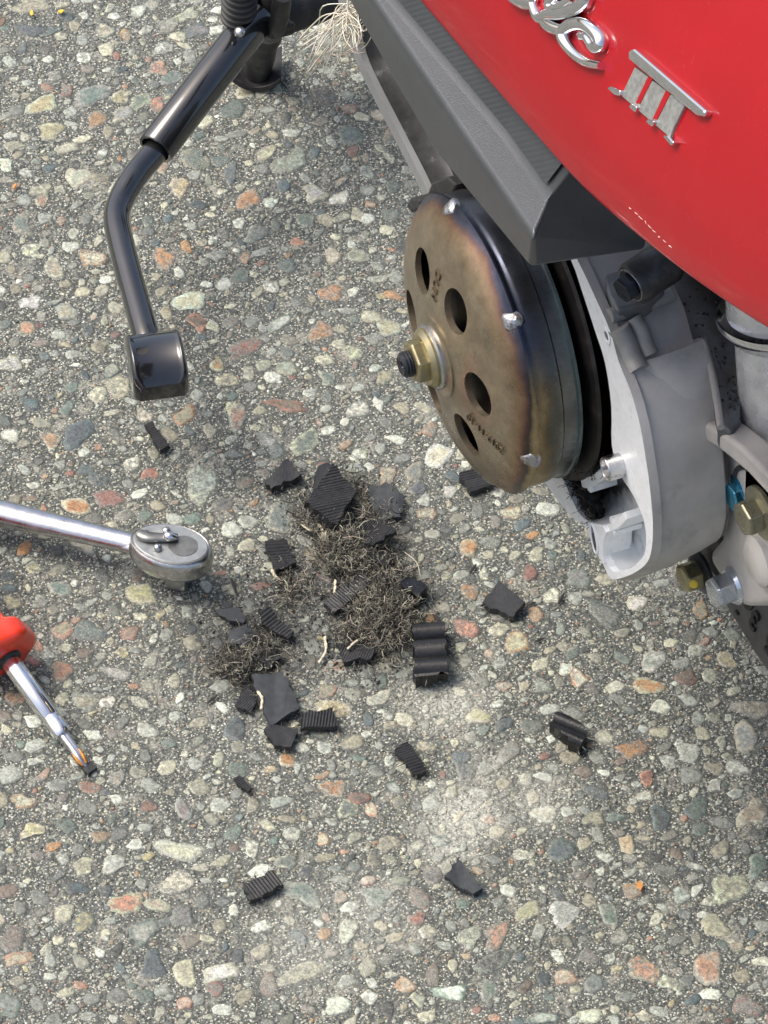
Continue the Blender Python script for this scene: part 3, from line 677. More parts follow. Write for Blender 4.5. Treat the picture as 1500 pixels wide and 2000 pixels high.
# ---- grey plastic side cover
fr = dict(L0=PY(-.019, 640, -70), L1=PZ(.3645, 678, -70), L2=PZ(.3675, 716, -65))
rr_ = dict(L0=PY(-.0225, 1037, 524), L1=PZ(.378, 1042, 470), L2=PZ(.382, 1078, 388))
mid = dict(L0=PY(-.0205, 845, 291), L1=PZ(.3715, 921, 291), L2=PZ(.3755, 985, 258))
for d in (fr, mid, rr_):
    d['L3'] = d['L2'] + Vector((.003, .021, .045)); d['I0'] = d['L0'] + Vector((-.004, .055, .0)); d['I3'] = d['L3'] + Vector((0, .05, 0))
rr_['L0'] = PY(-.0225, 1037, 524); rr_['I0'] = PY(.035, 1262, 492); rr_['L3'] = rr_['L2'] + Vector((.010, .022, .045)); rr_['I3'] = rr_['I0'] + Vector((.01, 0, .055))
keys = ['L0', 'L1', 'L2', 'L3', 'I3', 'I0']
cover = mesh('side_cover', *loft([[d[k] for k in keys] for d in (fr, mid, rr_)]), 'grey_plastic', sc, bevel=.0052, seg=5)
# ruled strip on its upright face, a hair proud
nC = (mid['L3'] - mid['L2']).cross(rr_['L2'] - mid['L2']).normalized()
if nC.y > 0: nC = -nC
q = [[d['L2'].lerp(d['L3'], t) + nC * .0006 + Vector((s, 0, 0)) for t in (.035, .98)] for d, s in ((fr, 0), (mid, 0), (rr_, -.006))]
mesh('ruled_strip', *loft([[a, b_] for a, b_ in q], cap=False, loop=False), 'ruled_plastic', cover)

# ---- transmission case
RIM = .025
pairs = [((640, -40), (655, -42)), ((668, 20), (682, 18)), ((692, 110), (704, 106)), ((716, 165), (727, 160)), ((775, 280), (786, 275)), ((832, 395), (842, 388)), ((940, 660), (955, 650)), ((1035, 885), (1058, 880)),
         ((1062, 937), (1098, 933)), ((1085, 972), (1112, 965)), ((1120, 1013), (1132, 1004)), ((1145, 1032), (1154, 1022)), ((1160, 1070), (1176, 1050)), ((1178, 1102), (1183, 1085)), ((1193, 1131), (1197, 1117)),
         ((1222, 1126), (1226, 1112)), ((1245, 1115), (1242, 1102)), ((1264, 1098), (1257, 1085)), ((1273, 1070), (1262, 1058)), ((1275, 1020), (1257, 1015)), ((1269, 950), (1236, 966)), ((1262, 900), (1211, 926)),
         ((1250, 830), (1195, 870)), ((1232, 765), (1194, 795)), ((1208, 705), (1182, 710)), ((1191, 645), (1160, 640)), ((1163, 582), (1137, 570)), ((1130, 512), (1114, 505)), ((1080, 425), (1070, 430)), ((950, 215), (945, 235)), ((800, -10), (795, 12)), ((690, -120), (690, -100))]
def dens(seq, k=3): 
    c = curve(seq + [seq[0]], k); return c[:-1]
outer = dens([PY(RIM, *a) for a, b_ in pairs]); inner = dens([PY(RIM, *b_) for a, b_ in pairs])
ctr = Vector((0, RIM, HUB))
def sh(ring, dy, s=1.): return [Vector((ctr.x + (p.x - ctr.x) * s, p.y + dy, ctr.z + (p.z - ctr.z) * s)) for p in ring]
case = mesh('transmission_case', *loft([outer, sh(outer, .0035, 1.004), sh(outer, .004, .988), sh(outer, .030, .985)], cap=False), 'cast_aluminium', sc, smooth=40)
rim_o = mesh('gasket_rim', *loft([sh(outer, .0006), outer, inner, sh(inner, .0025, .998)], cap=False), 'machined_aluminium', case, smooth=30)
wall = loft([sh(inner, .002), sh(inner, .009, .99), sh(inner, .012, .965)], cap=False)
k = len(wall[0]); n_in = len(inner)
wall[1].append([k - n_in + i for i in range(n_in)])
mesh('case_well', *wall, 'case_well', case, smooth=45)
# machined tongue with slot at the foot of the rim
def c7(x, y): return 1040 + x / 5.769, 860 + y / 5.769
tg = [c7(*q) for q in [(596, 985), (640, 925), (700, 938), (790, 955), (834, 1040), (800, 1130), (790, 1300), (806, 1400), (700, 1240)]]
ton = mesh('rim_tongue', *prism([PY(RIM - .0012, *p) for p in tg], (0, .012, 0)), 'machined_aluminium', case, bevel=.0005)
sl = PY(RIM - .0013, *c7(700, 1108)); sz = Vector((-.38, 0, .92)).normalized()
sl_path = [sl + sz * (.0062 * math.cos(t)) + Vector((.92, 0, .38)) * (.0026 * math.sin(t)) for t in [2 * math.pi * i / 22 for i in range(23)]]
mesh('slot_lip', *tube(sl_path, .0007, 8), 'machined_aluminium', ton, smooth=60)
mesh('slot', *prism([p + Vector((0, -.00025, 0)) for p in sl_path[:-1]], (0, .0006, 0)), 'grit_dark', ton)
def rib(name, pts, w, parent, y0=RIM, y1=RIM + .0118, mat='machined_aluminium'):
    C = curve([PY(y0, *p) for p in pts], 5); A, B = [], []
    for i, p in enumerate(C):
        d = (C[min(i + 1, len(C) - 1)] - C[max(i - 1, 0)]).normalized(); s = d.cross(Vector((0, 1, 0))).normalized() * w / 2
        A.append(p + s); B.append(p - s)
    return mesh(name, *prism(A + B[::-1], (0, y1 - y0, 0)), mat, parent, bevel=.0003)
rib('case_rib', [c7(*q) for q in [(905, 215), (830, 330), (700, 440), (590, 480), (545, 470)]], .0042, case, RIM + .0004)
rib('case_rib', [c7(*q) for q in [(600, 470), (628, 520), (636, 575)]], .0028, case, RIM + .0006)
rib('case_rib', [c7(*q) for q in [(760, 985), (860, 990), (960, 940), (1045, 850)]], .0030, case, RIM + .0002)
rib('case_rib', [c7(*q) for q in [(905, 985), (915, 1030), (930, 1055)]], .0022, case, RIM + .0005)
rib('case_rib', [c7(*q) for q in [(865, 885), (890, 920), (905, 945)]], .0022, case, RIM + .0007)
# dowel sleeve
dc = PY(RIM, *c7(1000, 275))
mesh('dowel_sleeve', *lathe([(.0047, .001), (.0047, -.0062), (.0044, -.0066), (.0039, -.0066), (.0037, -.006), (.0037, .0006)], dc, (0, 1, 0), 36, closed=True), 'tool_steel', case, smooth=35)
mesh('dowel_bore', *lathe([(.0037, -.0025), (.0037, -.0020)], dc, (0, 1, 0), 24), 'pulley_black', case)
# screw hole high on the rim
hc = PY(RIM, 1186, 656)
mesh('screw_hole', *lathe([(.0034, -.0004), (.0026, -.0007), (.0020, -.0005), (.0018, .001)], hc, (0, 1, 0), 28, closed=True), 'machined_aluminium', case, smooth=50)
mesh('screw_bore', *lathe([(.0018, -.0001), (.0018, .0003)], hc, (0, 1, 0), 20), 'dirty_aluminium', case)

# rear wall swelling from the rim into the gear housing
wr = [(1219, 716), (1233, 767), (1251, 830), (1263, 900), (1270, 955), (1276, 1020), (1273, 1075), (1262, 1101), (1242, 1117), (1196, 1132)]
ws = [(1372, 664), (1393, 742), (1402, 828), (1412, 880), (1417, 940), (1418, 1000), (1412, 1036), (1398, 1058), (1350, 1080), (1282, 1108)]
A = curve([PY(RIM + .0022, *p) for p in wr], 4); B = curve([PY(RIM + .031, *p) for p in ws], 4)
rows = []
for t in (0, .08, .3, .6, .85, 1.):
    rows.append([a.lerp(b_, t) + (a - ctr).normalized() * (.0022 * math.sin(math.pi * t)) for a, b_ in zip(A, B)])
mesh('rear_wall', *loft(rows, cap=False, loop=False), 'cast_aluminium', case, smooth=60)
# top deck behind the rim, dirty and gritty
dk = [(1150, 540), (1166, 592), (1192, 640), (1219, 716), (1300, 690), (1372, 664), (1395, 745), (1404, 830), (1430, 846), (1446, 820), (1450, 700), (1444, 570), (1400, 470), (1200, 470)]
zd = .2625
DK = [PZ(zd + (.004 if i in (0, 1, 2) else (.002 if i == 5 else 0) - (.006 if i in (7, 8, 9) else 0)), *p) for i, p in enumerate(dk)]
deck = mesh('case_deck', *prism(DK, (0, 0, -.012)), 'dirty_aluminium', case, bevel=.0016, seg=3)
# raised edge round the deck corner and rounded lugs beside the rim
mesh('deck_edge', *tube(curve([PZ(zd + .001, *p) for p in [(1219, 716), (1296, 692), (1345, 676), (1372, 668), (1385, 705), (1394, 745), (1403, 800), (1408, 835)]], 6), .0014, 8), 'cast_aluminium', case, smooth=60)
cbv = bvh(case)
def on_case(x, y, dz=0.):
    p, nn = hit(cbv, x, y)
    return (p if p and p.y > RIM - .001 else PZ(zd, x, y)) + Vector((0, 0, dz))
def lug(pts, r, mat='dirty_aluminium', dz=0.):
    return mesh('casting_lug', *tube(curve([on_case(*p, dz) for p in pts], 6), r, 14), mat, case, smooth=60)
lug([(1208, 640), (1222, 668), (1235, 700), (1248, 724)], [.0040] * 19, 'cast_aluminium')
lug([(1236, 622), (1252, 648), (1260, 672), (1270, 694)], [.0034] * 19, 'cast_aluminium')
lug([(1190, 618), (1230, 606), (1270, 592), (1310, 575)], [.0030] * 19, 'cast_aluminium')
for poly, h in (([(1186, 570), (1204, 606), (1262, 592), (1300, 566), (1262, 490), (1168, 500)], .002),):
    zt = on_case(sum(p[0] for p in poly) / len(poly), sum(p[1] for p in poly) / len(poly)).z + h
    mesh('casting_step', *prism([PZ(zt, *p) for p in poly], (0, 0, -.02)), 'dirty_aluminium', case, bevel=.0015)
# black rubber mount and its bolt under the cover
bk = PZ(on_case(1246, 560).z + .016, 1246, 548)
mount = mesh('rubber_mount', *lathe([(.0074, -.003), (.0082, -.0015), (.0082, .014), (.007, .016)], bk, (-.25, .9, .1), 40), 'black_satin', sc, smooth=40)
mesh('mount_ring', *lathe([(.0060, -.0036), (.0066, -.0036), (.0066, -.0028), (.0060, -.0028)], bk, (-.25, .9, .1), 40, closed=True), 'tool_steel', mount, smooth=40)
mesh('mount_bolt', *hexagon(bk + Vector((.001, -.003, 0)), (.25, -.9, -.1), .0050, .005), 'black_oxide', mount, bevel=.0005)
mesh('engine_hanger', *prism([PY(.072, *p) for p in [(1228, 470), (1262, 505), (1285, 575), (1320, 585), (1352, 540), (1420, 470), (1320, 380)]], (0, .03, 0)), 'black_satin', sc, bevel=.004, seg=3)
mesh('inner_fender', *prism([PY(.108, *p) for p in [(1080, 300), (1120, 530), (1250, 640), (1400, 640), (1620, 700), (1700, 200), (1300, 100)]], (0, .01, 0)), 'black_satin', sc)
# gear housing with its bosses
gh = [(1404, 832), (1446, 866), (1530, 915), (1545, 1170), (1490, 1188), (1448, 1188), (1418, 1150), (1392, 1110), (1380, 1082), (1404, 1052), (1416, 1000), (1412, 890)]
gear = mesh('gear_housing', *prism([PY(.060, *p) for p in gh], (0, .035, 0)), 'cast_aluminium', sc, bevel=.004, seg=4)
web = [(1352, 822), (1374, 826), (1404, 842), (1446, 874), (1512, 942), (1508, 978), (1462, 928), (1432, 902), (1402, 878), (1380, 866), (1358, 862)]
mesh('housing_web', *prism([PY(.0500, *p) for p in web], (0, .011, 0)), 'cast_aluminium', gear, bevel=.0022, seg=3)
mesh('housing_boss', *lathe([(.0105, -.004), (.0100, .003), (.007, .005)], PY(.0605, 1492, 1092), (0, -1, 0), 40), 'cast_aluminium', gear, smooth=50)
mesh('recess', *prism([PY(.066, *p) for p in [(1335, 1083), (1400, 1050), (1420, 1100), (1438, 1150), (1405, 1140), (1380, 1110)]], (0, .02, 0)), 'dirty_aluminium', gear, bevel=.002)
BA = (.08, -1, .0)
b1 = bolt('hex_bolt', PY(.062, 1372, 1116), BA, .0059, 'yellow_zinc', gear, flange=1.5, hh=1.25, fmat='black_oxide', rot=.35); b1['label'] = 'yellow zinc bolt with black flange and paint dab'
mesh('paint_dab', *lathe([(.0017, 0), (.0013, .0004), (0, .0005)], PY(.0545, 1352, 1133) + Vector((.003, -.0008, .001)), (.75, -.5, .4), 12), 'yellow_paint', b1, smooth=60)
b2 = bolt('hex_bolt', PY(.0605, 1437, 1142), BA, .0064, 'silver_zinc', gear, flange=1.18, hh=1.3, rot=.1); b2['label'] = 'bright silver zinc bolt'
b3 = bolt('hex_bolt', PY(.058, 1490, 1000), BA, .0070, 'olive_zinc', gear, flange=1.5, hh=1.0, rot=.3); b3['label'] = 'large olive zinc flange bolt'
b4 = bolt('hex_bolt', PY(.062, 1452, 962), BA, .0056, 'blue_zinc', gear, flange=1.5, hh=.8, rot=.0); b4['label'] = 'blue zinc bolt half hidden behind the bracket'
mesh('fuel_pipe', *tube(curve([PY(.060, *p) for p in [(1436, 930), (1441, 916), (1455, 912), (1475, 918)]], 5), .0011, 10), 'black_satin', gear, smooth=60)

# ---- shock absorber
sa = PY(.078, 1526, 636); sb = PY(.078, 1545, 930); ax = (sa - sb).normalized(); Lh = (sa - sb).length
shock = mesh('shock_absorber', *lathe([(.010, -.03), (.0165, -.02), (.0172, 0), (.0172, Lh), (.012, Lh + .001)], sb, ax, 56, wob=lambda th: 1 - .022 * (.5 + .5 * math.cos(12 * th)) ** 6), 'pitted_chrome', sc, smooth=40)
mesh('spring_cup', *lathe([(.0150, Lh - .003), (.0190, Lh - .002), (.0228, Lh + .003), (.0236, Lh + .0045), (.0232, Lh + .006), (.0215, Lh + .0045), (.014, Lh + .003)], sb, ax, 64, closed=True), 'chrome', shock, smooth=60)
mesh('bump_stop', *lathe([(.012, Lh + .002), (.0195, Lh + .006), (.0192, Lh + .016), (.0150, Lh + .018), (.0125, Lh + .05)], sb, ax, 48), 'pitted_chrome', shock, smooth=60)
mesh('cup_tab', *box(PY(.064, 1449, 690), (.0022, 0, 0), (0, .001, 0), (0, 0, .0055)), 'pitted_chrome', shock, bevel=.0006)
mesh('clevis', *prism([PY(.0600, *p) for p in [(1452, 905), (1460, 880), (1478, 900), (1540, 945), (1540, 1060), (1500, 1055), (1462, 1035), (1450, 1000)]], (0, .010, 0)), 'pitted_chrome', shock, bevel=.002, seg=3)

# ---- rear tyre
tc = Vector((.040, .149, .222))
hp_ = [(.112, -.024), (.118, -.029), (.126, -.0345), (.134, -.0385), (.142, -.0420), (.150, -.0445), (.158, -.0460), (.166, -.0460), (.173, -.0435), (.179, -.0385), (.1835, -.030), (.1860, -.019), (.187, -.007)]
tp = hp_ + [(r_, -t_) for r_, t_ in hp_[::-1]]
tyre = mesh('rear_tyre', *lathe(tp, tc, (0, 1, 0), 128, closed=True), 'tyre_rubber', sc, smooth=60)
mesh('wheel_rim', *lathe([(.118, -.036), (.120, -.04), (.123, -.03), (.110, -.012), (.030, -.02), (.030, .02), (.110, .012), (.123, .03), (.120, .04), (.118, .036)], tc, (0, 1, 0), 96, closed=True), 'black_satin', sc, smooth=40)
tb = bvh(tyre)
def text_mesh(name, s, size, loc, xdir, ndir, mat, parent, depth=.0006, align='CENTER'):
    cu = bpy.data.curves.new(name, 'FONT'); cu.body = s; cu.size = size; cu.extrude = depth; cu.offset = size * .03 if 'side' in name else 0; cu.align_x = align; cu.align_y = 'CENTER'
    ob = bpy.data.objects.new(name, cu); COL.objects.link(ob)
    z = Vector(ndir).normalized(); x = (Vector(xdir) - z * Vector(xdir).dot(z)).normalized(); y = z.cross(x)
    mw = Matrix(((x.x, y.x, z.x, loc.x), (x.y, y.y, z.y, loc.y), (x.z, y.z, z.z, loc.z), (0, 0, 0, 1)))
    dg = bpy.context.evaluated_depsgraph_get(); me = bpy.data.meshes.new_from_object(ob.evaluated_get(dg)); me.transform(mw)
    bpy.data.objects.remove(ob, do_unlink=True); bpy.data.curves.remove(cu)
    me.name = name; me.materials.clear(); me.materials.append(MATS[mat])
    o = bpy.data.objects.new(name, me); COL.objects.link(o)
    return attach(o, parent)
for ch, x, y, sz_ in (('3', 1476, 1209, .0125), ('5', 1506, 1256, .0125), ('-', 1442, 1197, .007)):
    p, nn = hit(tb, x, y); q, _ = hit(tb, x - 6, y - 10)
    text_mesh('sidewall_figure', ch, sz_, p + nn * .0004, q - p, nn, 'tyre_letter', tyre, .0007)
p, nn = hit(tb, 1463, 1172)
if p: mesh('sidewall_mark', *lathe([(.0042, -.0005), (.0040, .0006), (.003, .0007)], p, nn, 24), 'tyre_letter', tyre, smooth=50)

# ---- clutch drum
AXY = (0, 1, 0); hub = Vector((0, 0, HUB))
prof = [(.010, -.0152), (.0165, -.0150), (.0185, -.0140), (.026, -.0128), (.034, -.0114), (.041, -.0098), (.0465, -.0080), (.0505, -.0060), (.0535, -.0036), (.0558, -.0010), (.0570, .0002), (.0570, .0010), (.0548, .0014), (.0546, .0026), (.0552, .0038), (.0558, .0048),
        (.0558, .0115), (.0552, .0122), (.0552, .0175), (.0560, .0181), (.0560, .0192), (.0540, .0194), (.0532, .0175), (.0528, .004), (.0505, -.0020), (.046, -.0056), (.036, -.0086), (.020, -.0112), (.010, -.0118)]
prof = [(r_ * (1.025 if r_ > .02 else 1), t_) for r_, t_ in prof]
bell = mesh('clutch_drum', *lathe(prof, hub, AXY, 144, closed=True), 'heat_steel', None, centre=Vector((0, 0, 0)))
cut = G()
aj, u1, w1 = frame(AXY)
def face_dir(deg):                       # angle on the drum face: 0 = up, positive towards the tail
    t = math.radians(deg); return Vector((math.sin(t), 0, math.cos(t)))
# which way is "up the long axis of the face" in the photo, so the holes sit as seen
mj = math.degrees(math.atan2((PY(-.012, 838, 430) - PY(-.012, 1000, 940)).x, (PY(-.012, 838, 430) - PY(-.012, 1000, 940)).z))
for k in range(6):
    d = face_dir(mj + 9 + 60 * k); cut.add(lathe([(.0088, -.03), (.0088, -.003)], hub + d * .0318, AXY, 40))
cu_o = cut.build('hole_cutter', 'heat_steel', None, centre=Vector((0, 0, 0)))
md = bell.modifiers.new('holes', 'BOOLEAN'); md.object = cu_o; md.operation = 'DIFFERENCE'; md.solver = 'EXACT'
bpy.context.view_layer.update()
dg = bpy.context.evaluated_depsgraph_get(); nm = bpy.data.meshes.new_from_object(bell.evaluated_get(dg))
bell.modifiers.clear(); bell.data = nm; nm.name = 'clutch_drum'
bpy.data.objects.remove(cu_o, do_unlink=True)
smooth_mesh(nm, 38); attach(bell, sc)
bell['label'] = 'bronze and blue heat tinted clutch drum with round holes'
# tack welds round the lip
for k, dg_ in enumerate((mj + 30, mj + 90, mj + 150, mj + 210, mj + 270, mj + 330)):
    d = face_dir(dg_); c = hub + d * .0568 + Vector((0, -.0012, 0)); nrm = (d * .75 + Vector((0, -.65, 0))).normalized()
    V, Fc = lathe([(.0042, -.0014), (.0036, .0002), (.0024, .0009), (0.0003, .0012)], c, nrm, 16, wob=lambda th: 1 + .12 * math.sin(3 * th + k) + .07 * math.sin(5 * th))
    mesh('weld_spot', V, Fc, 'weld_metal', bell, smooth=60)
# shoes and dark hub seen through the holes
mesh('clutch_shoes', *lathe([(.012, -.004), (.048, -.003), (.050, .002), (.050, .016), (.012, .016)], hub, AXY, 64), 'pulley_black', sc, smooth=40)
# boss, washer, nut and shaft end
mesh('drum_boss', *lathe([(.0165, -.0146), (.0165, -.0156), (.0150, -.0162), (.008, -.0162)], hub, AXY, 56), 'heat_steel', bell, smooth=35)
mesh('lock_washer', *lathe([(.0128, -.0160), (.0128, -.0174), (.0120, -.0180), (.006, -.0180)], hub, AXY, 48), 'tool_steel', sc, smooth=35)
nut = mesh('flange_nut', *lathe([(.0116, -.0179), (.0116, -.0190), (.0100, -.0208), (.006, -.0208)], hub, AXY, 48), 'yellow_zinc', sc, smooth=35)
mesh('nut_hexagon', *hexagon(hub + Vector((0, -.0192, 0)), (0, -1, 0), .0088, .0062, rot=.45), 'yellow_zinc', nut, bevel=.0005)
thr = [(.0052, -.020)]
for i in range(4): thr += [(.0052, -.0238 - i * .0011), (.0047, -.0243 - i * .0011)]
thr += [(.0050, -.0285), (.0038, -.0296), (.0015, -.0289), (.0012, -.0278)]
mesh('shaft_end', *lathe(thr, hub, AXY, 36), 'black_oxide', sc, smooth=40)
# stamped marks on the drum face
bb = bvh(bell)
def stamp(name, txt, size, c, e):
    p, nn = hit(bb, *c); q = hit(bb, *e)[0]
    text_mesh(name, txt, size, p + nn * .00028, q - p, nn, 'stamp_dark', bell, .0003)
stamp('stamped_mark', 'DUN', .0062, (852, 556), (846, 590))
stamp('stamped_date', '2012-11-19', .0050, (948, 846), (920, 815))
# driven pulley behind the drum
pul = mesh('driven_pulley', *lathe([(.012, .0205), (.040, .0210), (.052, .0222), (.0600, .0240), (.0606, .0254), (.050, .0280), (.020, .031), (.050, .0345), (.064, .0375), (.064, .0395), (.012, .043)], hub, AXY, 96), 'pulley_black', sc, smooth=40)
# front pulley, far inside the case
mesh('drive_pulley', *lathe([(.010, -.006), (.052, -.004), (.054, -.002), (.030, .004), (.054, .012), (.010, .016)], Vector((-.30, .033, .262)), AXY, 64), 'dirty_aluminium', sc, smooth=40)

# ---- centre stand
st = mesh('centre_stand', *tube(curve([PZ(.006, 503, 140), PY(.0714, 514, 90), PY(.0714, 527, 35), PY(.0714, 545, -45), PY(.0714, 565, -120)], 6), [.0062] * 3 + [.0066] * 5 + [.0075] * 17, 24), 'black_satin', sc, smooth=60)
# foot: a bowed plate on the concrete
f0 = PZ(.0, 503, 152); fx = Vector((.388, .921, 0)); fy = Vector((-.92, .388, 0))
foot_pts = []
for i in range(9):
    t = -1 + i / 4; foot_pts.append([f0 + fx * (.0112 * t) + fy * (s * .0115) + Vector((0, 0, .0012 + .0060 * t * t + h)) for s, h in ((-1, 0), (1, 0), (1, .003), (-1, .003))])
mesh('stand_foot', *loft(foot_pts), 'black_satin', st, bevel=.0006)
cb = PY(.0714, 528, 28); mesh('cross_bar', *tube([cb + Vector((0, -.004, 0)), cb + Vector((-.004, .10, .004)), cb + Vector((-.004, .17, .004))], .0115, 20), 'black_satin', st, smooth=60)
leg2 = [p + Vector((0, .15, 0)) for p in [PZ(.004, 503, 140), PY(.0714, 514, 90), PY(.0714, 545, -45)]]
mesh('stand_leg', *tube(leg2, .0095, 16), 'black_satin', st, smooth=60)
# foot lever: sleeve tube, rod and pedal
l0 = PZ(.079, 505, 30); l1 = PZ(.062, 303, 292); dl = (l1 - l0).normalized()
sleeve = mesh('lever_sleeve', *lathe([(.0082, 0), (.0085, .002), (.0085, (l1 - l0).length - .001), (.0080, (l1 - l0).length), (.0068, (l1 - l0).length), (.0068, (l1 - l0).length - .012), (.0055, 0)], l0, dl, 40, closed=True), 'black_gloss', st, smooth=40)
rodp = curve([l1 - dl * .02 + Vector((0, 0, -.0006)), l1 + Vector((0, 0, -.0012)), PZ(.060, 263, 345), PZ(.058, 236, 392), PZ(.0575, 228, 430), PZ(.057, 240, 490), PZ(.056, 264, 580), PZ(.055, 285, 655), PZ(.053, 295, 690)], 7)
rod = mesh('lever_rod', *tube(rodp, [.0058] * len(rodp), 24), 'black_gloss', st, smooth=60)
pu = (PZ(.05, 306, 700) - PZ(.05, 280, 590)).normalized(); pv = Vector((0, 0, 1)).cross(pu).normalized()
pc = PZ(.052, 305, 709)
lh, lw = .0255, .0118
def ped_sec(u):
    out = []
    for i in range(14):                     # bowed across the pedal's length
        pass
    return out
secs = []
nu = 22
for i in range(nu + 1):
    u = -1 + 2 * i / nu; rise = .015 * math.sqrt(max(0, 1 - (u * .93) ** 2)); s = 1 - .24 * (max(0, abs(u) - .74) / .26) ** 2.4
    z1 = -.0035 + rise; row = []
    for (a, b_) in ((-1, -.006), (-1, z1 - .0022), (-.94, z1 - .0004), (-.86, z1 + .0004), (-.78, z1 - .0002), (-.70, z1 - .0006), (0, z1 - .0004), (.70, z1 - .0006), (.78, z1 - .0002), (.86, z1 + .0004), (.94, z1 - .0004), (1, z1 - .0022), (1, -.006)):
        row.append(pc + pu * (lh * .62 * u) + pv * (lw * a * s) + Vector((0, 0, b_)))
    secs.append(row)
mesh('foot_pedal', *loft(secs), 'black_gloss', rod, smooth=50, bevel=.0022, seg=3)
# return spring in a ribbed boot, bracket and rivet
bt = PZ(.135, 466, 26) + Vector((0, 0, 0)); bprof = [(.006, -.002)]
bt = PY(.045, 466, 34); 
for i in range(13): bprof += [(.0080, i * .0036), (.0080, i * .0036 + .0012), (.0064, i * .0036 + .0018), (.0064, i * .0036 + .003)]
mesh('spring_boot', *lathe(bprof, bt, (.1, .02, 1), 32), 'tyre_rubber', st, smooth=60)
mesh('stand_bracket', *prism([PY(.056, *p) for p in [(478, 42), (500, 38), (530, 58), (528, 80), (505, 78), (492, 62)]], (0, .012, 0)), 'black_satin', st, bevel=.0015)
mesh('stand_gusset', *tube(curve([PY(.060, *p) for p in [(488, -10), (490, 30), (508, 62), (532, 66), (545, 40), (552, -10)]], 6), .0042, 14), 'black_satin', st, smooth=60)
mesh('rivet', *lathe([(.0026, 0), (.0022, .0012), (.0008, .0018)], PZ(.0875, 468, 62), (.3, -.5, .8), 16), 'tool_steel', st, smooth=60)

# grit lying on the deck, too fine to count
gb = bvh(deck); gg = G()
for _ in range(210):
    cx, cy, s = random.choice([(1245, 640, 16), (1290, 590, 34), (1370, 600, 40), (1400, 690, 28), (1425, 765, 18), (1440, 780, 12), (1330, 650, 40)])
    p, nn = hit(gb, random.gauss(cx, s), random.gauss(cy, s * .8))
    if p and nn.z > .7:
        r_ = random.uniform(.0002, .0007)
        gg.add(lathe([(r_, -.0003), (r_ * .9, r_ * .6), (r_ * .3, r_)], p, (random.uniform(-.3, .3), random.uniform(-.3, .3), 1), 6))
tag(gg.build('deck_grit', 'grit_dark', case), kind='stuff')

# ================================================================== strands
def strand_mesh(name, paths, radii, cols, mat='fibre', parent=None, segs=3):
    V, Fc, Cc = [], [], []
    for p, r_, c in zip(paths, radii, cols):
        rl = [r_ * (.6 if i in (0, len(p) - 1) else 1) for i in range(len(p))]
        v, f = tube(p, rl, segs); k = len(V); V += v; Fc += [[i + k for i in q] for q in f]; Cc += [c] * len(v)
    o = mesh(name, V, Fc, mat, parent, smooth=180, fix=False)
    add_attr(o.data, 'col', np.array(Cc)); return o
def curl(p, length, n_=7, bend=1.1, flatten=.35, zmin=.0006):
    d = Vector((random.gauss(0, 1), random.gauss(0, 1), random.gauss(0, flatten))).normalized(); out = [Vector(p)]
    axis = Vector((random.gauss(0, .5), random.gauss(0, .5), random.gauss(0, 1))).normalized(); b_ = random.gauss(0, bend)
    for i in range(n_ - 1):
        d = (Matrix.Rotation(b_ * .55 + random.gauss(0, .25), 3, axis) @ d).normalized()
        q = out[-1] + d * length / (n_ - 1)
        if q.z < zmin: q.z = zmin; d.z = abs(d.z)
        out.append(q)
    return out
FC = [(.30, .285, .23), (.20, .19, .155), (.42, .40, .32), (.10, .096, .082), (.03, .03, .028), (.24, .225, .175), (.03, .03, .028)]
def tangle(name, blobs, label, n_, lmin=.004, lmax=.011, cols=FC, rad=(.00005, .00025), cat='fibres', group=None, hz=.0048):
    n_ = int(n_ * 1.9)
    P, Rr, Cc = [], [], []
    for _ in range(n_):
        x, y, sx_, sy_ = random.choice(blobs)
        g = PZ(.0005, random.gauss(x, sx_), random.gauss(y, sy_)); g.z = .0006 + abs(random.gauss(0, hz)) * .6
        P.append(curl(g, random.uniform(lmin, lmax), 8, 2.0)); Rr.append(random.uniform(*rad)); Cc.append(jit(random.choice(cols), .25))
    o = strand_mesh(name, P, Rr, Cc); return tag(o, label, cat, group)
tangle('fibre_tangle', [(745, 1195, 26, 30), (755, 1205, 30, 34), (770, 1160, 18, 26), (725, 1230, 30, 22), (745, 1170, 24, 24)], 'largest matted nest of grey and tan belt fibres beside the cogged rubber block', 2300)
tangle('fibre_tangle', [(660, 1090, 22, 20), (690, 1075, 22, 18), (720, 1110, 26, 20), (700, 1060, 30, 16)], 'matted belt fibres just below the big ribbed rubber slab', 1000)
tangle('fibre_tangle', [(455, 1305, 18, 14), (480, 1290, 24, 16), (470, 1320, 14, 10), (500, 1270, 22, 16)], 'small matted nest of belt fibres above the square of woven fabric', 430, cols=FC[1:])
tangle('fibre_tangle', [(575, 1130, 16, 16), (585, 1165, 20, 20), (560, 1160, 12, 16)], 'thin sparse wisps of pale belt fibre lying loose between the nests', 90, hz=.003)
tangle('fibre_tangle', [(690, 960, 20, 14), (640, 1035, 24, 12), (720, 1010, 26, 18), (600, 1010, 12, 16)], 'loose fluff of fibres fringing the big ribbed rubber slab', 240, hz=.004)
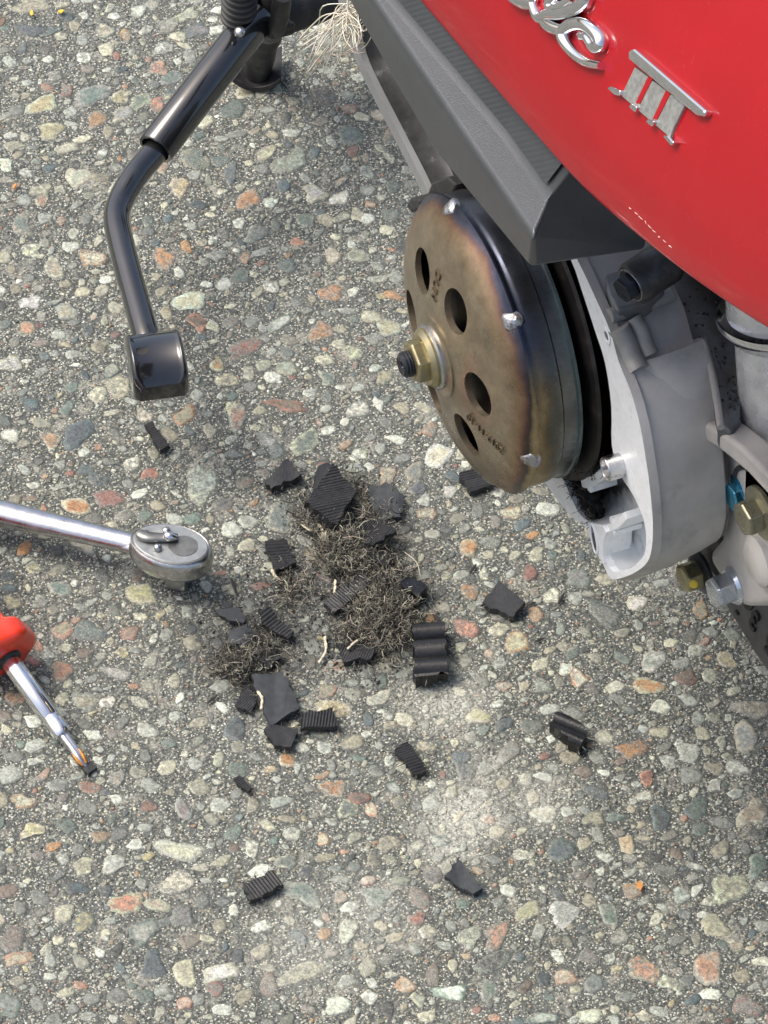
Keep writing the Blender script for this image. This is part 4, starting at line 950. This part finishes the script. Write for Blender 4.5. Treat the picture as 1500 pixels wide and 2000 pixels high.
# pale cord threads among the debris
def c6(x, y): return 400 + x / 2.942, 880 + y / 2.942
THREADS = [[(805, 435), (830, 490), (862, 552)], [(985, 415), (970, 490), (925, 560), (890, 625)], [(750, 745), (748, 800), (738, 850)], [(1195, 880), (1170, 960), (1160, 1030), (1085, 1110)],
           [(655, 1220), (695, 1150), (690, 1070)], [(305, 1385), (330, 1425), (325, 1485)], [(560, 425), (600, 455), (655, 462)], [(655, 425), (678, 460), (672, 500)], [(985, 1000), (1030, 1040), (1065, 1085)],
           [(820, 1140), (870, 1095), (925, 1075)], [(385, 685), (405, 720), (440, 750)], [(1135, 575), (1215, 640), (1240, 725)], [(960, 740), (1010, 800), (1015, 870)], [(1000, 880), (975, 910), (970, 950)], [(1110, 860), (1160, 900), (1215, 850)], [(770, 640), (840, 690), (900, 680)]]
T_LAB = ['kinked pale cord on the left edge of the mesh backed scrap', 'longest kinked pale cord crossing the mesh backed scrap', 'short pale cord beside the long ribbed sliver', 'pale cord curving down to the cogged block',
         'hooked pale cord on bare concrete below the nests', 'short pale cord lying on the woven square', 'pale cord just under the big ribbed slab', 'stubby pale cord at the lower corner of the big ribbed slab', 'pale cord in the lower right of the largest nest',
         'pale cord arched over the bottom of the largest nest', 'pale cord at the foot of the lone ribbed piece by the ratchet', 'very thin pale thread looping out of the nests', 'pale cord bent on top of the largest nest', 'tiny pale cord in the middle of the largest nest', 'bowed pale cord next to the rounded lump', 'pale cord lying across the upper nest']
for i, q in enumerate(THREADS):
    hgt = .0045 if i in (0, 1, 5, 9, 12, 13, 14) else .0018
    C = curve([PZ(hgt + .001 * math.sin(2.1 * k), *c6(*p)) for k, p in enumerate(q)], 6)
    thin = i in (11,)
    g = G()
    for s in ((0,) if thin else (-1, 1)):
        tw = [p + Vector((math.cos(k * .9) * .00028 * s, math.sin(k * .9) * .00028 * s, math.sin(k * .9 + 1) * .0002 * s)) for k, p in enumerate(C)]
        g.add(tube(tw, .0002 if thin else .00042, 6))
    tag(g.build('cord_thread', 'cord_cream', None, smooth=70), T_LAB[i], 'thread', 'pale cord threads in the belt debris')
# frayed cords hanging out of the case
P, Rr, Cc = [], [], []
root = PY(.016, 690, 22)
ends = [(590, 92), (600, 150), (612, 112), (628, 130), (640, 152), (650, 70), (585, 80), (705, 75), (712, 60), (700, 95), (690, 90), (622, 60), (645, 100)]
for (x, y) in ends:
    for k in range(3):
        e = PY(.010 + random.uniform(-.012, .006), x + random.gauss(0, 4), y + random.gauss(0, 4)); s0 = root + Vector((random.gauss(0, .003), random.gauss(0, .002), random.gauss(0, .004)))
        m1 = s0.lerp(e, .35) + Vector((random.gauss(0, .002), random.gauss(0, .002), .004)); m2 = s0.lerp(e, .7) + Vector((random.gauss(0, .0015), random.gauss(0, .0015), .002))
        P.append(curve([s0, m1, m2, e], 4)); Rr.append(random.uniform(.00012, .00030)); Cc.append(jit((.70, .66, .55), .12))
for k in range(28):
    s0 = root + Vector((random.gauss(.004, .004), random.gauss(0, .002), random.gauss(-.004, .006))); P.append(curl(s0, .012, flatten=1.)); Rr.append(.00022); Cc.append(jit((.60, .54, .42), .2))
tag(strand_mesh('frayed_cords', P, Rr, Cc, segs=4), 'fan of frayed cream belt cords hanging out of the open transmission case', 'cords')
# black lint caught between drum and case
P, Rr, Cc = [], [], []
for k in range(900):
    t = random.random(); x = 1114 + 38 * t + random.gauss(0, 4); y = 925 + 92 * t + random.gauss(0, 6)
    if random.random() < .35: x, y = random.gauss(1152, 16), random.gauss(914, 9)
    p = PY(RIM + random.uniform(0, .006), x + 4, y); P.append(curl(p, random.uniform(.003, .007), flatten=1., bend=1.8)); Rr.append(random.uniform(.00008, .0002))
    Cc.append(jit((.012, .011, .010), .4) if random.random() < .9 else jit((.16, .14, .11), .3))
lp = curve([PY(RIM + .002, *p) for p in [(1108, 915), (1127, 935), (1140, 962), (1149, 990), (1155, 1010)]], 5)
for k in range(26):
    off = Vector((random.gauss(0, .0012), random.uniform(-.001, .004), random.gauss(0, .0012)))
    P.append([p + off + Vector((random.gauss(0, .0008), random.gauss(0, .0008), random.gauss(0, .0008))) for p in lp]); Rr.append(random.uniform(.0009, .0018)); Cc.append((.010, .009, .009))
for k in range(16):
    off = Vector((random.gauss(0, .002), random.gauss(0, .002), random.gauss(0, .002)))
    P.append([PY(RIM + .004, *q) + off for q in [(1118, 922), (1140, 924), (1160, 916), (1180, 900)]]); Rr.append(random.uniform(.0012, .0024)); Cc.append((.010, .009, .009))
lint = strand_mesh('lint_clump', P, Rr, Cc); tag(lint, 'black fibrous lint packed between clutch drum and case rim', 'lint')

# ================================================================== broken belt pieces
def clip(poly, u0, u1):
    def half(pl, lim, sgn):
        out = []
        for i in range(len(pl)):
            a, b_ = pl[i], pl[(i + 1) % len(pl)]; da, db = sgn * (a[0] - lim), sgn * (b_[0] - lim)
            if da >= 0: out.append(a)
            if (da >= 0) != (db >= 0): t = da / (da - db); out.append((a[0] + (b_[0] - a[0]) * t, a[1] + (b_[1] - a[1]) * t))
        return out
    p = half(poly, u0, 1)
    return half(p, u1, -1) if len(p) > 2 else []
def fragment(poly_px, label, mode='rib', t=.0034, ang=0., pitch=.0013, amp=.00045, tilt=(0, 0), lift=0., mat=None, ragged=.00042, camber=0.):
    if mode == 'rib': t *= .58; amp *= .6; pitch *= .82
    if mode == 'flat': t *= .7
    P = [PZ(t * .8 + lift, *q) for q in poly_px]; c = sum(P, Vector()) / len(P); c.z = 0
    # rib direction given as a photo angle
    e = PZ(0, poly_px[0][0] + 40 * math.cos(math.radians(ang)), poly_px[0][1] + 40 * math.sin(math.radians(ang))) - PZ(0, *poly_px[0]); a = math.atan2(e.y, e.x)
    ca, sa_ = math.cos(a), math.sin(a); pl = []
    for i in range(len(P)):                  # torn edges
        p0, p1 = P[i] - c, P[(i + 1) % len(P)] - c; L_ = (p1 - p0).length; k = max(1, int(L_ / .0022))
        for j in range(k):
            q = p0.lerp(p1, j / k); q += Vector((random.gauss(0, ragged), random.gauss(0, ragged), 0)) * (0 if j == 0 else 1)
            pl.append((q.x * ca + q.y * sa_, -q.x * sa_ + q.y * ca))
    us = [p[0] for p in pl]; u0, u1 = min(us), max(us); per = 4 if mode == 'rib' else (10 if mode == 'cog' else 1)
    step = pitch / per if mode != 'flat' else (u1 - u0) / 6
    def hz(u):
        if mode == 'rib': return amp * (abs(math.sin(math.pi * u / pitch)) - .5)
        if mode == 'cog': return amp * (abs(math.sin(math.pi * (u - u0) / pitch)) ** .55 - .6)
        return 0
    vm = {}; V, Fc = [], []; wp, wq = random.uniform(0, 6), random.uniform(0, 6); wa = min(.0012, (u1 - u0) * .06)
    def warp(u, v): return wa * (math.sin(u * 330 + wp) + math.sin(v * 290 + wq)) * .5
    def vid(u, v, top):
        k = (round(u, 6), round(v, 6), top)
        if k not in vm: vm[k] = len(V); V.append((u, v, (t + hz(u) if top else 0) + warp(u, v)))
        return vm[k]
    nst = max(1, int(math.ceil((u1 - u0) / step)))
    cuts = [u0 + (u1 - u0) * i / nst for i in range(nst + 1)]
    for i in range(nst):
        cp = clip(pl, cuts[i], cuts[i + 1])
        if len(cp) > 2:
            f = [vid(u, v, True) for u, v in cp]; f = [x for j, x in enumerate(f) if x != f[j - 1]]
            if len(f) > 2: Fc.append(f)
    for i in range(len(pl)):                 # side walls, cut where the ribs cut them
        a_, b_ = pl[i], pl[(i + 1) % len(pl)]; ts = [0, 1] + [(q - a_[0]) / (b_[0] - a_[0]) for q in cuts if (a_[0] - q) * (b_[0] - q) < 0]; ts.sort()
        for j in range(len(ts) - 1):
            p0 = (a_[0] + (b_[0] - a_[0]) * ts[j], a_[1] + (b_[1] - a_[1]) * ts[j]); p1 = (a_[0] + (b_[0] - a_[0]) * ts[j + 1], a_[1] + (b_[1] - a_[1]) * ts[j + 1])
            f = [vid(*p0, True), vid(*p1, True), vid(*p1, False), vid(*p0, False)]
            if len(set(f)) == 4: Fc.append(f)
    Fc.append([vid(*p, False) for p in pl][::-1])
    rot = Matrix.Rotation(math.radians(tilt[0]), 3, 'X') @ Matrix.Rotation(math.radians(tilt[1]), 3, 'Y')
    W = [rot @ Vector((u * ca - v * sa_, u * sa_ + v * ca, z)) for u, v, z in V]; zm = min(w.z for w in W)
    W = [w + c + Vector((0, 0, .0007 - zm + lift)) for w in W]
    o = mesh('belt_fragment', W, Fc, mat or {'rib': 'belt_rubber', 'cog': 'belt_cog', 'flat': 'belt_fabric'}[mode], None, smooth=35 if mode == 'cog' else 20)
    P_, R_, C_ = [], [], []                  # threads and shreds along the torn edges
    for _ in range(10 + int(22 * (u1 - u0) / .02)):
        k = random.randrange(len(pl)); u, v = pl[k]; zt = random.uniform(.15, .9) * t
        w = rot @ Vector((u * ca - v * sa_, u * sa_ + v * ca, zt)); w = w + c + Vector((0, 0, .0007 - zm + lift))
        d = Vector((w.x - c.x, w.y - c.y, 0)).normalized(); L_ = random.uniform(.0008, .0032); j_ = Vector((random.gauss(0, .5), random.gauss(0, .5), random.gauss(-.1, .3)))
        P_.append([w - d * .0008, w + (d + j_ * .5) * L_ * .5, w + (d + j_) * L_]); R_.append(random.uniform(.00006, .00022))
        C_.append(jit((.02, .021, .022), .4) if random.random() < .75 else jit((.26, .25, .21), .3))
    for q in P_:
        for p in q: p.z = max(p.z, .0005)
    strand_mesh('frayed_edge', P_, R_, C_, parent=o)
    return tag(o, label, 'belt fragment', 'broken pieces of drive belt')
FR = [
 ([(517, 943), (563, 905), (590, 934), (531, 963)], 'smooth dark grey belt slab with a frayed lower edge, left of the big ribbed slab', 'flat', dict(t=.0042, tilt=(4, -3), mat='belt_rubber')),
 ([(616, 925), (622, 914), (638, 912), (650, 920), (632, 968), (612, 966)], 'rounded cog chunk standing behind the biggest ribbed slab', 'cog', dict(t=.0055, ang=10, pitch=.014, amp=.003, lift=.0)),
 ([(592, 1000), (645, 926), (694, 968), (660, 1028)], 'biggest ribbed belt slab, propped up at a slant', 'rib', dict(t=.0060, ang=62, pitch=.0016, amp=.0007, tilt=(-7, 9), lift=.0040)),
 ([(721, 955), (740, 965), (753, 952), (789, 978), (783, 1016), (743, 1018), (722, 990)], 'torn blue-grey woven fabric piece with a notched top beside the pink pebble', 'flat', dict(t=.0022, tilt=(3, 5))),
 ([(517, 1067), (555, 1057), (578, 1104), (538, 1122)], 'ribbed piece lying alone between the ratchet head and the fibres', 'rib', dict(t=.0048, ang=75, pitch=.0019, amp=.0009)),
 ([(777, 1123), (821, 1137), (834, 1152), (817, 1176), (781, 1150)], 'smooth rounded lump poking out of the right of the fibre nest', 'cog', dict(t=.0055, ang=120, pitch=.013, amp=.003)),
 ([(806, 1222), (868, 1220), (875, 1324), (812, 1334)], 'black block of three rounded cogs, the most complete piece', 'cog', dict(t=.0060, ang=88, pitch=.0100, amp=.0042)),
 ([(418, 1194), (465, 1191), (481, 1206), (476, 1222), (448, 1218)], 'flat slate grey scrap at the edge of the smaller debris heap', 'flat', dict(t=.0022)),
 ([(505, 1198), (529, 1191), (574, 1237), (563, 1252), (512, 1222)], 'greyish strip with coarse ribs on the smaller debris heap', 'rib', dict(t=.0040, ang=35, pitch=.0020, amp=.0009, lift=.0012, tilt=(5, 6))),
 ([(490, 1330), (553, 1319), (585, 1390), (529, 1421), (505, 1373)], 'large flat square of blue-grey woven belt fabric with a thread on it', 'flat', dict(t=.0028, lift=.0008, tilt=(-2, 2))),
 ([(459, 1378), (482, 1340), (500, 1373), (492, 1399)], 'dark wedge sticking out beneath the square of woven fabric', 'rib', dict(t=.0030, ang=30)),
 ([(515, 1431), (529, 1418), (582, 1427), (568, 1466), (536, 1463)], 'dark four sided scrap touching the tip of the woven square', 'flat', dict(t=.0032, tilt=(-4, 0), mat='belt_rubber')),
 ([(584, 1411), (604, 1394), (618, 1398), (650, 1385), (659, 1424), (611, 1428), (587, 1432)], 'bow tie shaped ribbed piece right of the woven square', 'rib', dict(t=.0036, ang=4, pitch=.0015, amp=.0008)),
 ([(770, 1471), (796, 1453), (833, 1509), (813, 1518)], 'narrow ribbed piece on the pale dusty concrete below the cogged block', 'rib', dict(t=.0040, ang=56, pitch=.0017, amp=.0008)),
 ([(457, 1524), (468, 1518), (491, 1543), (485, 1551)], 'smallest ribbed crumb, lying by the green flecked stones', 'rib', dict(t=.0032, ang=45)),
 ([(283, 836), (298, 829), (331, 877), (313, 887)], 'slim ribbed strip lying alone below the foot pedal', 'rib', dict(t=.0042, ang=60, pitch=.0016, amp=.0007)),
 ([(943, 1183), (975, 1139), (1026, 1184), (1004, 1215)], 'flat dusty black rhombus lying between debris and case', 'flat', dict(t=.0038, tilt=(2, -3), mat='belt_rubber')),
 ([(1073, 1424), (1095, 1398), (1147, 1435), (1131, 1468)], 'two ridged cog piece lying alone right of the pale dust', 'cog', dict(t=.0046, ang=125, pitch=.0058, amp=.0026)),
 ([(868, 1719), (894, 1682), (942, 1741), (924, 1750)], 'triangular woven scrap on the pale dust', 'flat', dict(t=.0030)),
 ([(475, 1731), (535, 1704), (554, 1736), (489, 1764)], 'ribbed rectangle lying farthest from the scooter', 'rib', dict(t=.0040, ang=-24, pitch=.0017, amp=.0007)),
 ([(896, 930), (950, 910), (990, 938), (918, 968)], 'ribbed piece lying right under the clutch drum', 'rib', dict(t=.0046, ang=66, pitch=.0017, amp=.0008)),
 ([(690, 1032), (740, 1018), (776, 1052), (730, 1075), (702, 1060)], 'woven mesh backed scrap on top of the upper fibre nest', 'rib', dict(t=.0030, ang=25, pitch=.0011, amp=.0005, lift=.004, tilt=(4, -5))),
 ([(720, 1095), (745, 1078), (768, 1098), (752, 1122)], 'black crumb half buried at the top of the fibre nests', 'flat', dict(t=.0040, lift=.001, mat='belt_rubber', tilt=(-10, -8))),
 ([(632, 1184), (668, 1152), (716, 1128), (722, 1146), (652, 1200)], 'long ribbed sliver wedged at the left of the largest nest', 'rib', dict(t=.0045, ang=-35, pitch=.0016, amp=.0007, lift=.0012, tilt=(0, 8))),
 ([(656, 1262), (700, 1256), (730, 1272), (726, 1292), (672, 1298)], 'ribbed scrap half covered by the bottom of the largest nest', 'rib', dict(t=.0036, ang=15)),
 ([(446, 1240), (480, 1226), (500, 1244), (478, 1270), (450, 1264)], 'slate grey flake in the middle of the smaller debris heap', 'flat', dict(t=.0030, lift=.001, tilt=(-5, 6))),
 ([(500, 1290), (530, 1272), (548, 1290), (522, 1312)], 'dark chip between the smaller nest and the woven square', 'flat', dict(t=.0026, mat='belt_rubber')),
 ([(160, 1500), (176, 1492), (190, 1502), (172, 1514)], 'tiny black crumb touching the screwdriver tip', 'flat', dict(t=.0024, mat='belt_rubber')),
]
for poly, label, mode, kw in FR: fragment(poly, label, mode, **kw)
# belt scrap jammed in the case above the drum
js = G(); js.add(prism([PY(.018, *p) for p in [(832, 382), (842, 358), (872, 346), (890, 362), (880, 384), (850, 388)]], (0, .010, 0)))
tag(js.build('belt_fragment', 'belt_rubber', None, bevel=.001), 'shiny torn black belt scrap jammed in the case above the clutch drum', 'belt fragment', 'broken pieces of drive belt')
js = G(); js.add(prism([PY(.010, *p) for p in [(792, 402), (800, 388), (818, 390), (822, 408), (802, 416)]], (0, .010, 0)))
tag(js.build('belt_fragment', 'belt_rubber', None, bevel=.001), 'small black belt scrap peeping out left of the top of the clutch drum', 'belt fragment', 'broken pieces of drive belt')
# rubber slivers
S_LAB = ['thin black splinter beside the round cream pebble near the case', 'thin black splinter right of the rust coloured pebble', 'thin black splinter below the drum, by the green pebble', 'thin black splinter left of the woven square', 'long thin black splinter near the ratchet head', 'short black splinter left of the smaller debris heap', 'short black splinter at the right corner of the black rhombus', 'thin black splinter above the cogged block']
for i, (x0, y0, x1, y1) in enumerate([(1090, 1180, 1102, 1158), (1044, 1254, 1064, 1246), (918, 1120, 930, 1102), (405, 1374, 424, 1358), (452, 1130, 462, 1160), (428, 1262, 440, 1272), (1032, 1182, 1046, 1176), (845, 1200, 860, 1212)]):
    p0, p1 = PZ(.0012, x0, y0), PZ(.0012, x1, y1)
    tag(mesh('rubber_sliver', *tube([p0, p0.lerp(p1, .5) + Vector((0, 0, .0003)), p1], [.0004, .0008, .0003], 6, flat=.7), 'twig_dark', None, smooth=60), S_LAB[i], 'splinter', 'thin rubber splinters')
# black crumbs of rubber dust too many to count
g = G()
for _ in range(1300):
    cx, cy, s = random.choice([(690, 1120, 60), (500, 1260, 44), (640, 990, 45), (740, 1220, 60), (560, 1180, 70), (700, 1270, 40)])
    p = PZ(.0007, random.gauss(cx, s), random.gauss(cy, s * .8)); r_ = random.uniform(.00015, .0006) * (1.8 if random.random() < .06 else 1)
    d_ = Vector((random.gauss(0, 1), random.gauss(0, 1), random.gauss(0, .25))).normalized()
    g.add(tube([p - d_ * r_ * random.uniform(.8, 2.2), p, p + d_ * r_ * random.uniform(.8, 2.2)], [r_ * .4, r_ * random.uniform(.5, 1), r_ * .3], 4, flat=random.uniform(.4, 1)))
tag(g.build('rubber_crumbs', 'belt_rubber', None), 'scattered black crumbs of rubber among the belt debris', 'crumbs', None, 'stuff')

# ================================================================== ratchet wrench
rt = empty('ratchet_wrench', PZ(0, 333, 1110), 'chrome ratchet wrench lying on the concrete with its head towards the debris', 'wrench')
ha, hb = PZ(.0150, 0, 1002), PZ(.0165, 262, 1062); hd = (hb - ha); hd.z = 0; hd.normalize(); hs = Vector((-hd.y, hd.x, 0))   # hs: away from the camera's near side
start = ha - hd * .11; start.z = .010
hp = [start, ha - hd * .03, ha, ha.lerp(hb, .4), ha.lerp(hb, .75), hb, hb + hd * .012]
hr = [.0072, .0066, .0061, .0054, .0050, .0049, .0066]
mesh('handle', *tube(hp, hr, 28, flat=.85, up=(0, 0, 1)), 'tool_steel', rt, smooth=60)
hc_ = PZ(.0235, 333, 1062)
def oval(a, b_, z, shift=0., n_=48):
    out = []
    for k in range(n_):
        t = 2 * math.pi * k / n_; c_, s_ = math.cos(t), math.sin(t)
        wx = a * (1.0 if c_ > 0 else 1.0) * c_; wy = b_ * s_ * (1 - .10 * (1 - c_) / 2)
        out.append(Vector((hc_.x, hc_.y, 0)) + hd * (wx + shift) + hs * wy + Vector((0, 0, z)))
    return out
head = mesh('head', *loft([oval(.0152, .0100, .0124), oval(.0169, .0117, .0131), oval(.0179, .0127, .0150), oval(.0182, .0130, .0172), oval(.0180, .0128, .0205), oval(.0173, .0122, .0228), oval(.0168, .0117, .0232), oval(.0164, .0113, .0228)]), 'tool_steel', rt, smooth=70)
nk = [oval(.010, .0088, 0)]
mesh('neck', *tube([hb - hd * .006 + Vector((0, 0, -.0005)), hb + hd * .004, hb + hd * .012, hb + hd * .020], [.0049, .0062, .0082, .0098], 24, flat=.70, up=(0, 0, 1)), 'tool_steel', rt, smooth=60)
cpl = mesh('cover_plate', *loft([oval(.0160, .0109, .0225), oval(.0160, .0109, .0237), oval(.0156, .0105, .0240)]), 'plate_steel', rt, smooth=30)
mesh('plate_disc', *loft([[p for p in oval(.0062, .0060, z, .0055)] for z in (.0238, .02425)]), 'lever_steel', cpl, smooth=30)
def onp(x, y, z=.0243): return PZ(z, x, y)
lv = [onp(268, 1043), onp(290, 1052), onp(322, 1053), onp(348, 1052)]
mesh('reverse_lever', *tube(curve([p + Vector((0, 0, .001)) for p in lv], 5), [.0016, .0024, .0026, .0027, .0028, .0028, .0027, .0026, .0025, .0024, .0024, .0024, .0023, .0022, .0020, .0016], 14, flat=.55, up=(0, 0, 1)), 'lever_steel', rt, smooth=60)
for x, y in ((285, 1043), (308, 1070), (325, 1037)):
    mesh('screw_head', *lathe([(.0019, -.0004), (.0017, .0009), (.0010, .0015), (.0002, .0017)], onp(x, y, .0248), (0, 0, 1), 18), 'tool_steel', rt, smooth=60)
mesh('lever_tip', *tube(curve([onp(322, 1046, .0262), onp(332, 1048, .0268), onp(345, 1050, .0262)], 4), [.0012, .0018, .002, .0021, .002, .0018, .0016, .0013, .001], 12), 'chrome', rt, smooth=60)
dv = PZ(.0, 336, 1128); dc_ = Vector((hc_.x, hc_.y, 0)) + hd * .003
mesh('square_drive', *prism([dc_ + hd * .0046 * a + hs * .0046 * b_ + Vector((0, 0, .0009)) for a, b_ in ((-1, -1), (1, -1), (1, 1), (-1, 1))], (0, 0, .0130)), 'tool_steel', rt, bevel=.0006)

# ================================================================== screwdriver
sd = empty('screwdriver', PZ(0, 90, 1390), 'screwdriver with glossy red handle and chrome shaft, tip on the concrete', 'screwdriver')
tip = PZ(.0022, 168, 1497); hnd = PZ(.0150, 18, 1290); sdx = (tip - hnd); Ls = sdx.length; sdx.normalize()
def sdl(name, prof, mat, segs=40, parent=sd, smooth=45, wob=None): return mesh(name, *lathe(prof, hnd, sdx, segs, wob=wob), mat, parent, smooth=smooth)
q2 = (PZ(.006, 122, 1438) - hnd).dot(sdx)
q1 = (PZ(.008, 106, 1400) - hnd).dot(sdx)
sdl('shaft', [(.0030, -.006), (.0041, -.004), (.0041, q1 - .0008), (.0038, q1 - .0004), (.0038, q1 + .0004), (.0041, q1 + .0008), (.0041, q2 - .001), (.0037, q2), (.002, q2)], 'chrome')
bit = sdl('bit', [(.0024, q2 - .002), (.0025, q2 + .001), (.0022, q2 + .006), (.0026, q2 + .010), (.0021, Ls - .003), (.0009, Ls), (.0004, Ls + .0004)], 'tool_steel', 24, wob=lambda th: 1 - .16 * (.5 + .5 * math.cos(4 * th)) ** 3)
a_, u_, w_ = frame(sdx)
for k in range(4):
    d = u_ * math.cos(k * math.pi / 2 + .5) + w_ * math.sin(k * math.pi / 2 + .5)
    mesh('bit_flute', *tube([hnd + sdx * (Ls - .0075) + d * .0023, hnd + sdx * (Ls - .004) + d * .0021, hnd + sdx * (Ls - .0008) + d * .0012], [.0003, .0008, .0005], 8), 'rust_tip', bit, smooth=60)
sdl('collar', [(.0042, -.0015), (.0056, -.001), (.0058, -.0002), (.0052, .0006), (.0042, .0008)], 'black_satin')
hxw = lambda th: 1 + .05 * math.cos(6 * th)
sdl('handle', [(.0060, -.0005), (.0118, -.0010), (.0140, -.0024), (.0146, -.0040), (.0146, -.0095), (.0138, -.0112), (.0104, -.0140), (.0090, -.0180), (.0088, -.024), (.0094, -.034), (.0108, -.046), (.0130, -.060), (.0142, -.080), (.0140, -.098), (.010, -.108), (.003, -.110)], 'red_handle', 72, smooth=70, wob=hxw)

# ================================================================== small litter
def scrap(name, pts, mat, label, cat, h=.0008):
    P = [PZ(.0016, *p) for p in pts]; tag(mesh(name, *prism(P, (0, 0, h)), mat, None, bevel=.0002), label, cat)
scrap('flower_petal', [(58, 24), (64, 22), (66, 30), (61, 33)], 'petal_yellow', 'small yellow petal lying on a dark slate stone', 'petal')
scrap('flower_petal', [(112, 24), (120, 20), (127, 22), (120, 28)], 'petal_yellow', 'narrow pale yellow petal beside the blue stone', 'petal')
scrap('leaf_scrap', [(1243, 1726), (1250, 1721), (1257, 1731), (1252, 1741), (1245, 1735)], 'leaf_orange', 'orange dry leaf scrap on a tan pebble', 'leaf')
scrap('leaf_scrap', [(23, 368), (31, 359), (33, 363), (27, 371)], 'leaf_orange', 'tiny orange leaf sliver near the foot lever rod', 'leaf')
bpy.context.view_layer.update()
